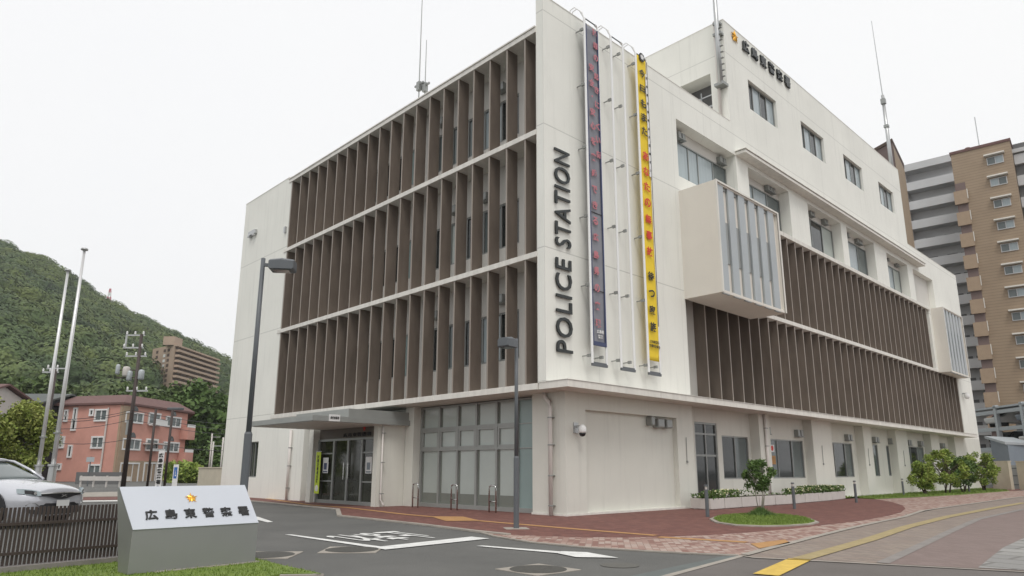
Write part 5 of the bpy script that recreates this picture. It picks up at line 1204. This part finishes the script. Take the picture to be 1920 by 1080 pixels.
for i, (uu, z_) in enumerate(((1.2, z2_+.3), (5.2, z2_+.3), (1.4, z3_+.3), (5.2, z3_+.3), (1.0, .3), (5.2, .3))):
    cc_ = empty('stored_car', Wd.p(uu, -2, z_), 'car parked on the %s level of the parking machine, %s bay' % (['upper', 'middle', 'ground'][i//2], ['left', 'right'][i % 2]), 'car', 'cars stored in the parking machine')
    q = MB(); P_ = [(-4.2, .3), (-.3, .3), (-.15, .75), (-.9, .85), (-1.5, 1.3), (-3.2, 1.3), (-4.1, .9)]
    n0 = len(P_); q.v = [Wd.p(uu+.1, v, z_+z) for v, z in P_]+[Wd.p(uu+1.8, v, z_+z) for v, z in P_]; q.f = [tuple(range(n0)), tuple(range(2*n0-1, n0-1, -1))]+[(k, (k+1) % n0, n0+(k+1) % n0, n0+k) for k in range(n0)]; q.build('body', ['plate', 'shed', 'glass_dark'][i % 3], cc_, bevel=.1)
    q = MB(); q.v = [Wd.p(uu+.25, -.85, z_+.88), Wd.p(uu+1.65, -.85, z_+.88), Wd.p(uu+1.6, -1.42, z_+1.26), Wd.p(uu+.3, -1.42, z_+1.26)]; q.f = [(0, 1, 2, 3)]; q.v = [tuple(Vector(v)+Wd.n*.04) for v in q.v]; q.build('windscreen', 'glass_dark', cc_, fixn=False)
    q = MB(); [Wd.box(q, uu+a_, uu+a_+.2, -1.2, -.6, z_, z_+.5) for a_ in (.15, 1.55)]; q.build('wheel', 'tyre', cc_)
# --- apartment tower
DT = 100
P1 = at(1893, DT, 264); zT = zof(1893, 264, DT); tv = Vector((-.99, -.11, 0)).normalized()
r = ray(1782, 291); h_ = math.hypot(r.x, r.y); d2 = (zT-CAM.z)*h_/r.z; P2 = at(1782, d2, 291); WT = DWall(P1, P2)
e = empty('apartment_tower', P1, 'tall brown tiled apartment tower with hooded windows behind the police station on the right', 'building')
q = MB(); dp = 14; WT.box(q, 0, WT.L, -dp, 0, 0, zT); q.build('wall', 'tower_tile', e)
q = MB(); WT.box(q, -.1, WT.L+.1, -dp-.1, .1, zT, zT+.35); q.build('roof_edge', 'roof_brown', e)
P_ = lambda x, y: (1800+x/5.4, 250+y/5.4)
u0, zw0 = WT.hit(*P_(285, 300)); u1, zw1 = WT.hit(*P_(435, 215)); _, zw0b = WT.hit(*P_(400, 950)); _, zt1 = WT.hit(*P_(360, 300)); _, zt4 = WT.hit(*P_(480, 955)); fl = (zt1-zt4)/3
uL, _ = WT.hit(*P_(275, 260)); uR, _ = WT.hit(*P_(435, 260)); uL, uR = sorted((uL, uR)); _, zb0 = WT.hit(*P_(355, 305)); _, zb1 = WT.hit(*P_(355, 238)); hz = zof(1860, 287, d2)
for k in range(13):
    za = zb0-k*fl
    if za < 2: break
    f = MB(); WT.box(f, uL-.08, uR+.08, 0, .1, za-.08, za); WT.box(f, uL-.08, uR+.08, 0, .1, zb1-k*fl, zb1-k*fl+.06); WT.box(f, uL-.08, uL, 0, .1, za, zb1-k*fl); WT.box(f, uR, uR+.08, 0, .1, za, zb1-k*fl); WT.box(f, (uL+uR)/2-.04, (uL+uR)/2+.04, 0, .08, za, zb1-k*fl)
    o = f.build('window', 'tower_white', e); g = MB(); WT.face(g, uL, (uL+uR)/2, .02, za, zb1-k*fl); g.build('pane', 'glass_light' if k != 1 else 'glass_grey', o, fixn=False); g = MB(); WT.face(g, (uL+uR)/2, uR, .02, za, zb1-k*fl); g.build('pane', 'glass_grey' if k != 1 else 'glass_light', o, fixn=False)
    g = MB(); WT.box(g, uL-.25, uR+.3, 0, .6, zb1-k*fl+.22, zb1-k*fl+.38); g.build('window_hood', 'concrete_white', o)
# right side balconies (beyond the corner)
for k in range(13):
    z_ = zT-2.2-k*fl
    if z_ < 2: break
    q = MB(); WT.box(q, -2.3, -.05, -12, -2.2, z_-.2, z_+1.1); q.build('side_balcony', 'tower_white', e)
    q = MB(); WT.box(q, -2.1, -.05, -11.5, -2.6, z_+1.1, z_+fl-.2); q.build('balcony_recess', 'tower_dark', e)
q = MB(); WT.box(q, -2.6, 0, -12.5, -2.0, zT-.9, zT-.4); q.build('side_roof', 'tower_white', e)
# small tan balconies on the left flank, recess column
for k in range(13):
    _, z_ = WT.hit(1795, 363); z_ = z_-k*fl
    if z_ < 1: break
    q = MB(); WT.box(q, WT.L-1.15, WT.L+.02, -.0, .45, z_-.0-1.25+.0, z_+.35); 
    q = MB(); WT.box(q, WT.L-1.2, WT.L+.25, .004, .35, z_-1.55, z_+.2); q.build('corner_balcony', 'tan_wall', e)
    q = MB(); WT.box(q, WT.L-1.1, WT.L+.03, .004, .06, z_+.2, z_+1.3); q.build('corner_recess', 'tower_pink', e)
    q = MB(); WT.box(q, WT.L-1.26, WT.L-1.18, .30, .40, z_-1.0, z_+.25); q.build('drain_line', 'concrete_white', e)
# grey gallery wing
WW = DWall(Vector(WT.p(WT.L+.2, -9, 0)), Vector(WT.p(WT.L+12, -9, 0)))
_, zwt = WW.hit(1740, 309)
uE, _ = WW.hit(1697, 330); uE = abs(uE)
q = MB(); WW.box(q, 0, uE, -6, -1.6, 0, zwt-.3); q.build('gallery_back', 'tower_white', e)
_, za = WW.hit(1740, 400); _, zb = WW.hit(1740, 437.5); fw_ = za-zb
q = MB(); WW.box(q, 0, uE+.2, -6.2, .3, zwt-.35, zwt+.7); q.build('gallery_roof', 'tower_white', e)
_, zp = WW.hit(1740, 372)  # a parapet top
k = -1
for k in range(-1, 14):
    z_ = zp-k*fw_
    if z_ > zwt-1 or z_ < 1: continue
    q = MB(); WW.box(q, 0, uE, 0, .15, z_-1.25, z_); WW.box(q, 0, uE, -1.6, 0, z_-1.25, z_-1.05); q.build('gallery_parapet', 'tower_white', e)
    for a_, b_ in ((.12, .2), (.26, .45), (.62, .80)):
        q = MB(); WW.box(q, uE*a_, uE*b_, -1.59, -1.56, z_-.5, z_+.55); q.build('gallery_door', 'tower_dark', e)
q = MB(); WW.box(q, uE, uE+.25, -6, .3, 0, zwt+.7); WW.box(q, -.15, 0.0, .0, .3, 0, zwt+.7); q.build('gallery_pier', 'tower_white', e)
q = MB(); q.tube([WT.p(WT.L*.55, -5, zT), WT.p(WT.L*.55, -5, zT+6.5)], .06, 6); q.build('lightning_rod', 'alu', e)
q = MB(); c_ = WT.p(WT.L*.72, -2, zT+.3); q.lathe(c_, [(.5, 0), (.5, .5), (.3, .9), (.05, 1.0)], 12); q.build('roof_vent', 'roof_brown', e)
# brown service shaft
a = at(1673, 84, 266); b = at(1634, 86, 269); zS = zof(1673, 266, 84); e = empty('service_tower', a, 'dark brown narrow tower block rising just behind the police station roof', 'building')
Ws = DWall(a, b); q = MB(); c3 = at(1691, 92, 285)
aw = (b-Vector((CAM.x, CAM.y, 0))).normalized(); V3 = [a, b, b+aw*5, c3+aw*2, c3]; q.prism([(v.x, v.y) for v in V3], 0, zS); q.build('wall', 'tower_pink', e)
q = MB(); cc = sum(V3, Vector())/5; q.prism([(cc.x+(v.x-cc.x)*1.04, cc.y+(v.y-cc.y)*1.04) for v in V3], zS, zS+.35); q.build('roof_edge', 'apt_dark', e)
q = MB(); W3 = DWall(a, c3); W3.face(q, 0, W3.L, .03, 0, zS-.5); q.build('tile_face', 'tower_tile', e)
# ------------------------------------------------------------------ hill
RID = [(-1800, 520), (-1200, 470), (-700, 415), (-300, 408), (-100, 424), (0, 449), (50, 471), (94, 490), (121, 514), (153, 536), (198, 564), (243, 582), (278, 601), (302, 611), (337, 627), (375, 646), (406, 667), (430, 681), (500, 725), (560, 760), (640, 800), (760, 845)]
DR, DN = 380, 140
cols = []
N_ = 150
def az_el(px_, py_): r = ray(px_, py_); return math.atan2(r.y, -r.x), r.z/math.hypot(r.x, r.y)
AZ = sorted(az_el(x, y+17) for x, y in RID)
def atz(a, d): return Vector((CAM.x-math.cos(a)*d, CAM.y+math.sin(a)*d, 0))
def ridge(a):
    if a <= AZ[0][0]: return AZ[0][1]
    for i in range(len(AZ)-1):
        if AZ[i][0] <= a <= AZ[i+1][0]: t = (a-AZ[i][0])/(AZ[i+1][0]-AZ[i][0]); return AZ[i][1]*(1-t)+AZ[i+1][1]*t
    return AZ[-1][1]
rnd = random.Random(77)
def hz_(a, d):
    zr = CAM.z+ridge(a)*DR-3
    if d <= DN: return -1
    if d <= DR: t = (d-DN)/(DR-DN); return -1+(zr+1)*(t**.93)
    return zr-(d-DR)*.25
q = MB(); A0_, A1_ = AZ[0][0], AZ[-1][0]; ds = [DN-15, DN]+[DN+(DR-DN)*k/30 for k in range(1, 31)]+[DR+25, DR+90, DR+200]
NC = 150
for i in range(NC+1):
    a_ = A0_+(A1_-A0_)*i/NC
    for d in ds:
        p = atz(a_, d); q.v.append((p.x, p.y, hz_(a_, d)+(1.2*math.sin(p.x*.11)*math.cos(p.y*.13) if DN < d < DR+50 else 0)))
nd_ = len(ds)
for i in range(NC):
    for k in range(nd_-1): q.f.append((i*nd_+k, i*nd_+k+1, (i+1)*nd_+k+1, (i+1)*nd_+k))
tag(q.build('hill', 'hill_leaf', smooth=True), kind='structure')
def dome(q, c, R_):
    n0 = len(q.v); K = 9
    for i, (r_, h) in enumerate(((1, -.3), (.97, .2), (.72, .62), (.3, .86))):
        for k in range(K): t = 2*math.pi*(k+i*.5)/K; q.v.append((c.x+R_*r_*math.cos(t), c.y+R_*r_*math.sin(t), c.z+R_*h*.85))
    for i in range(3):
        for k in range(K): q.f.append((n0+i*K+k, n0+i*K+(k+1) % K, n0+(i+1)*K+(k+1) % K, n0+(i+1)*K+k))
    q.f.append(tuple(n0+3*K+k for k in range(K)))
q = MB(); aL, aR = az_el(-130, 600)[0], az_el(520, 700)[0]; aP0, aP1 = az_el(270, 700)[0], az_el(432, 700)[0]
for i in range(2300):
    a_ = rnd.uniform(aL, aR) if i < 1900 else rnd.uniform(A0_, aL)
    d = DN+(DR+8-DN)*math.sqrt(rnd.random()) if i % 6 else DR+rnd.uniform(-4, 4)
    p = atz(a_, d)
    if aP0 < a_ < aP1 and 200 < d < 268: continue
    R_ = rnd.choice((rnd.uniform(2.4, 4.5), rnd.uniform(4.5, 8.5))); zc = hz_(a_, d)+rnd.uniform(-.1, .3)*R_
    dome(q, Vector((p.x, p.y, zc)), R_*.9)
    for _ in range(int(14*R_*R_*.75)+40 if a_ > aL else 25):
        v = Vector((rnd.gauss(0, 1), rnd.gauss(0, 1), abs(rnd.gauss(0, 1))*1.0)).normalized(); rr = R_*rnd.uniform(.88, 1.03); c = Vector((p.x, p.y, zc))+Vector((v.x*rr, v.y*rr, v.z*rr*.85))
        s = rnd.uniform(.28, .6)*(1 if a_ > aL else 3); a = (v.cross(Vector((rnd.gauss(0, 1), rnd.gauss(0, 1), rnd.gauss(0, 1)))).normalized()+v*rnd.uniform(-.25, .25)).normalized()*s; b = (v.cross(a).normalized()*s*.85+v*rnd.uniform(-.3, .3)*s)
        q.quad(c-a, c-b, c+a, c+b)
tag(q.build('hill_forest', 'hill_leaf', fixn=False), 'dense green broadleaf forest covering the steep hillside', 'forest', kind='stuff')
# pylon on ridge
p = at(204.5, DR, 560); zb_ = zof(204, 572, DR); zt_ = zof(204, 541, DR); e = empty('radio_tower', (p.x, p.y, zb_-6), 'tiny red and white lattice tower on the hill ridge', 'tower')
for k in range(6):
    q = MB(); a0 = zb_-4+(zt_-zb_+4)*k/6; a1 = zb_-4+(zt_-zb_+4)*(k+1)/6; r0, r1 = 1.9*(1-k/7), 1.9*(1-(k+1)/7)
    for j in range(4): t = j*math.pi/2+.4; t2 = t+math.pi/2; q.tube([(p.x+r0*math.cos(t), p.y+r0*math.sin(t), a0), (p.x+r1*math.cos(t), p.y+r1*math.sin(t), a1)], .22, 4); q.tube([(p.x+r0*math.cos(t), p.y+r0*math.sin(t), a0), (p.x+r1*math.cos(t2), p.y+r1*math.sin(t2), a1)], .14, 4)
    q.build('lattice_section', 'pink_red' if k % 2 else 'white', e)
# apartment on hill
DA = 232
a = at(328, DA, 650); b = at(287, DA+12, 652); c = at(408, DA+26, 667); zA = zof(328, 646, DA); e = empty('hillside_apartment', a, 'brown eight storey apartment block standing on the green hillside', 'building')
WA, WB_ = DWall(a, b), DWall(a, c); z0 = zof(330, 735, DA)
q = MB(); bk = Vector(at(330, DA+50, 650)); V3 = [a, c, c+(b-a), b]; q.prism([(v.x, v.y) for v in V3], z0-8, zA); q.build('wall', 'apt_brown', e)
nf = 8; fh = (zA-zof(328, 714, DA))/7
for k in range(nf):
    q = MB(); z_ = zA-.6-k*fh; WB_.box(q, .6, WB_.L-.2, .02, .12, z_-fh*.52, z_); q.build('balcony_recess', 'apt_dark', e)
    q = MB(); WB_.box(q, .5, WB_.L, .02, 1.3, z_-fh*1.0+.1, z_-fh*.50); q.build('balcony', 'apt_brown', e)
    for j, uu in enumerate((.2, .38, .72)):
        q = MB(); WA.box(q, WA.L*uu, WA.L*uu+1.3, .02, .08, z_-fh*.75, z_-fh*.2); q.build('window', 'white' if (j == 1 and k in (1, 2, 3)) else 'apt_dark', e)
q = MB(); WB_.box(q, .3, 5.2, -4, -.5, zA, zof(340, 631, DA)); q.build('roof_house', 'apt_brown', e)
q = MB(); WB_.box(q, -.3, WB_.L+.3, -.1, .9, zA-.5, zA); q.build('roof_edge', 'apt_brown', e)
# mid distance trees round the salmon building and below the apartment
mid = [(300, 128, 718, 6.5, 'leaf_bg', 'rounded green tree behind the middle of the salmon building roof'), (262, 125, 734, 4.0, 'leaf_bg', 'low green tree behind the salmon roof, left of the rounded one'), (350, 135, 716, 5.5, 'leaf_bg', 'green tree below the hillside apartment block'),
       (385, 112, 724, 6.0, 'leaf_dark', 'large green tree right of the salmon building, its upper crown'), (412, 116, 770, 5.5, 'leaf_dark', 'dark tree next to the left edge of the police station'), (366, 108, 790, 4.2, 'leaf_dark', 'green tree just right of the salmon building wall'),
       (170, 132, 745, 5.5, 'leaf_bg', 'dark green tree behind the left half of the salmon roof'), (110, 130, 720, 6.5, 'leaf_bg', 'dark green tree rising behind the flagpoles'), (45, 128, 712, 6, 'leaf_bg', 'dark green tree above the dark roofed house'), (432, 100, 830, 3.4, 'leaf_dark', 'low tree beside the small cream house'),
       (220, 128, 752, 4.5, 'leaf_bg', 'green tree behind the salmon roof next to the utility pole'), (350, 76, 866, 1.9, 'leaf_bright', 'low bright hedge shrub right of the salmon building'), (362, 74, 872, 1.5, 'leaf_bright', 'bright hedge shrub before the beige block wall'), (398, 96, 852, 2.3, 'leaf_dark', 'bushy green shrub behind the beige block wall')]
for i, (px_, d, py_, R_, m_, lab) in enumerate(mid):
    g = at(px_, d, py_); zt_ = zof(px_, py_, d); rr = random.Random(i+90); zt_ = max(zt_, 1.5)
    bl = [((g.x+rr.uniform(-1, 1)*R_*.75, g.y+rr.uniform(-1, 1)*R_*.75, zt_-R_*rr.uniform(.25, 1.3 if zt_ > R_ else .8)), R_*rr.uniform(.25, .45)) for _ in range(22)]
    tree('broadleaf_tree' if R_ > 2.5 else 'hedge_shrub', g, lab, 'tree' if R_ > 2.5 else 'shrub', [(0, 0, .3, .2, zt_*.7, .25*R_/5)], bl, 3000, .16*R_/4+.08, .36*R_/4+.1, m_, seed=i+50)
# ------------------------------------------------------------------ utility poles, wires
def upole(px_, d, pyt, label, arms, lean=0):
    g = at(px_, d); H = zof(px_, pyt, d); e = empty('utility_pole', g, label, 'utility pole'); q = MB(); q.tube([(g.x, g.y, 0), (g.x, g.y, H)], [.16, .10], 12); q.build('pole', 'pole_brown', e, smooth=True)
    rd = Vector((RI.x, RI.y, 0)).normalized()
    for (py_, l0, l1) in arms:
        z_ = zof(px_, py_, d); q = MB(); q.obox(g+rd*l0+Vector((0, 0, z_)), rd*(l1-l0), Vector((FW.x, FW.y, 0)).normalized()*.09, Vector((0, 0, .09))); q.build('crossarm', 'alu', e)
        for k in range(3):
            q = MB(); c_ = g+rd*(l0+(l1-l0)*(.06+.44*k))+Vector((0, 0, z_+.08)); q.lathe(c_, [(.03, 0), (.07, .06), (.05, .12), (.07, .16), (.03, .24)], 8); q.build('insulator', 'white', e)
    return e, g, rd, H
e, g, rd, H = upole(234, 54, 624, 'dark utility pole with transformers and crossarms in front of the salmon building', [(627, -1.1, .2), (651, -1.2, .2), (667, -.95, .5), (733, -.6, .85)])
z_ = zof(240, 627, 54); zb_ = zof(240, 651, 54); q = MB(); q.obox(g+rd*-1.1+Vector((0, 0, zb_)), rd*.07, Vector((0, .07, 0)), Vector((0, 0, z_-zb_))); q.build('arm_brace', 'alu', e)
for off, py_, r_ in ((-.75, 697, .24), (-1.35, 693, .14), (-.5, 705, .18), (.3, 703, .2)):
    q = MB(); c_ = g+rd*off+Vector((0, 0, zof(240, py_+8, 54))); q.lathe(c_, [(r_*.8, 0), (r_, .08), (r_, .55), (r_*.8, .66), (.05, .7)], 12); q.build('transformer', 'panel_grey' if off != -.75 else 'planter', e, smooth=True)
q = MB(); [q.obox(g+rd*-1.4+Vector((0, 0, zof(240, py_, 54))), rd*1.8, Vector((0, .08, 0)), Vector((0, 0, .07))) for py_ in (694, 708)]; q.build('transformer_arm', 'pole_brown', e)
q = MB(); c_ = g+rd*-.3+Vector((0, 0, zof(240, 815, 54))); q.obox(c_, rd*.2, Vector((0, .2, 0)), Vector((0, 0, 1.0))); q.build('meter_box', 'alu_dark', e)
for i, (py_, z_off, pl, pr) in enumerate(((768, 0, 790, 776), (775, 0, 770, 782), (782, 0, 756, 790), (826, 0, 812, 832))):
    ends = [at(-40, 44), at(234, 53.8), at(500, 75)]; zs = [zof(-40, [772, 778, 790, 806][i], 44), zof(240, [768, 772, 786, 823][i], 53.8), zof(500, [792, 806, 812, 840][i], 75)]
    q = MB(); pts = []
    for a_, b_, za, zb in ((ends[0], ends[1], zs[0], zs[1]), (ends[1], ends[2], zs[1], zs[2])):
        for k in range(9): t = k/8; pts.append((a_.x+(b_.x-a_.x)*t, a_.y+(b_.y-a_.y)*t, za+(zb-za)*t-.5*4*t*(1-t)))
    del pts[9]; q.tube(pts, .018, 5)
    o = q.build('power_cable', 'black', fixn=False); tag(o, ['highest', 'second highest', 'second lowest', 'lowest'][i]+' of the four dark cables strung past the utility pole', 'cable', 'cables on the utility pole')
upole(76, 62, 690, 'far utility pole mostly hidden behind the left flagpole', [(690, -.7, .9), (697, -1.0, .2)])
for px0, px1, pyt, lab in ((279, 284, 766, 'thin dark street pole, left of the pair before the salmon building'), (311, 318, 768, 'thin dark street pole with small head, right of the pair before the salmon building')):
    g = at(px0, 45); H = zof(px0, pyt, 45); e = empty('street_pole', g, lab, 'pole', 'thin dark poles before the salmon building'); q = MB(); q.tube([(g.x, g.y, 0), (g.x, g.y, H)], .07, 8); q.build('pole', 'pole_brown', e, smooth=True)
    if px0 > 300: q = MB(); q.obox(g+rd*-.35+Vector((0, 0, H)), rd*.7, Vector((0, .3, 0)), Vector((0, 0, .14))); q.build('lamp_head', 'lamp_grey', e, bevel=.03)
for px_, d, pyt, lab in ((391, 92, 812, 'slim pale pole with crossarm near the cream house'), (395, 84, 828, 'short white pole before the cream house'), (413, 80, 820, 'pale street light pole close to the police station wall')):
    g = at(px_, d); H = zof(px_, pyt, d); e = empty('street_pole', g, lab, 'pole'); q = MB(); q.tube([(g.x, g.y, 0), (g.x, g.y, H)], .09, 8); q.build('pole', 'planter', e, smooth=True); q = MB(); q.obox(g+rd*-.1+Vector((0, 0, H-.5)), rd*1.0, Vector((0, .1, 0)), Vector((0, 0, .08))); q.build('arm', 'alu', e)
# white post signs
def postsign(px0, px1, pyt, d, label, deco):
    a, b = at(px0, d), at(px1, d); Wd = DWall(a, b); H = zof((px0+px1)/2, pyt, d); e = empty('post_sign', a, label, 'sign'); q = MB(); Wd.box(q, 0, Wd.L, -.12, 0, 0, H); q.build('panel', 'white', e, bevel=.01); deco(e, Wd, H)
def d1(e, Wd, H):
    X = Wd.d; um = Wd.L*.45
    for i, ch in enumerate(KAN+'P'):
        c = Wd.p(um, .012, H-.22-i*.235)
        o = text_mesh(ch, .2, .004, 'ink' if i < 6 else 'navy', 'character', c, X, (0, 0, 1), bold=.006); adopt(o, e)
    q = MB(); Wd.box(q, um-.11, um+.11, .002, .008, H-1.9, H-1.68); q.build('symbol_panel', 'navy', e)
postsign(293.5, 305, 845, 36, 'white upright sign with a column of dark characters behind the monument', d1)
def d2(e, Wd, H):
    q = MB(); Wd.box(q, Wd.L*.15, Wd.L*.75, .002, .008, H-.62, H-.12); q.build('symbol_panel', 'blue', e)
    q = MB(); q.lathe(Wd.p(Wd.L*.45, .012, H-.26), [(.035, 0), (.035, .01)], 10); Wd.box(q, Wd.L*.38, Wd.L*.48, .009, .013, H-.45, H-.3); Wd.box(q, Wd.L*.38, Wd.L*.62, .009, .013, H-.52, H-.46); q.build('wheelchair_symbol', 'white', e)
postsign(324.5, 334.5, 871, 36, 'short white post sign with a blue wheelchair symbol behind the monument', d2)
e = empty('road_sign', at(168, 62), 'small round sign on a thin pole left of the utility pole', 'sign'); g = at(167, 62); q = MB(); q.tube([(g.x, g.y, 0), (g.x, g.y, zof(167, 856, 62))], .04, 6); q.build('pole', 'lamp_grey', e)
q = MB(); Wd = DWall(g, g+rd); [Wd.face(q, -.3, .3, .05, zof(167, 866, 62), zof(167, 857, 62))]; q.build('sign_face', 'panel_grey', e)

# ------------------------------------------------------------------ air
hm = bpy.data.materials.new('haze_air'); hm.use_nodes = True; t = hm.node_tree; t.nodes.clear()
o_ = t.nodes.new('ShaderNodeOutputMaterial'); v_ = t.nodes.new('ShaderNodeVolumePrincipled'); v_.inputs['Density'].default_value = .00028; v_.inputs['Color'].default_value = (.93, .95, .97, 1); v_.inputs['Anisotropy'].default_value = .2
t.links.new(v_.outputs[0], o_.inputs['Volume']); M['haze'] = hm
q = MB(); q.box(-905, 605, -505, 905, -3, 170)
tag(q.build('haze', 'haze'), 'thin pale haze filling the air', 'haze', kind='stuff')
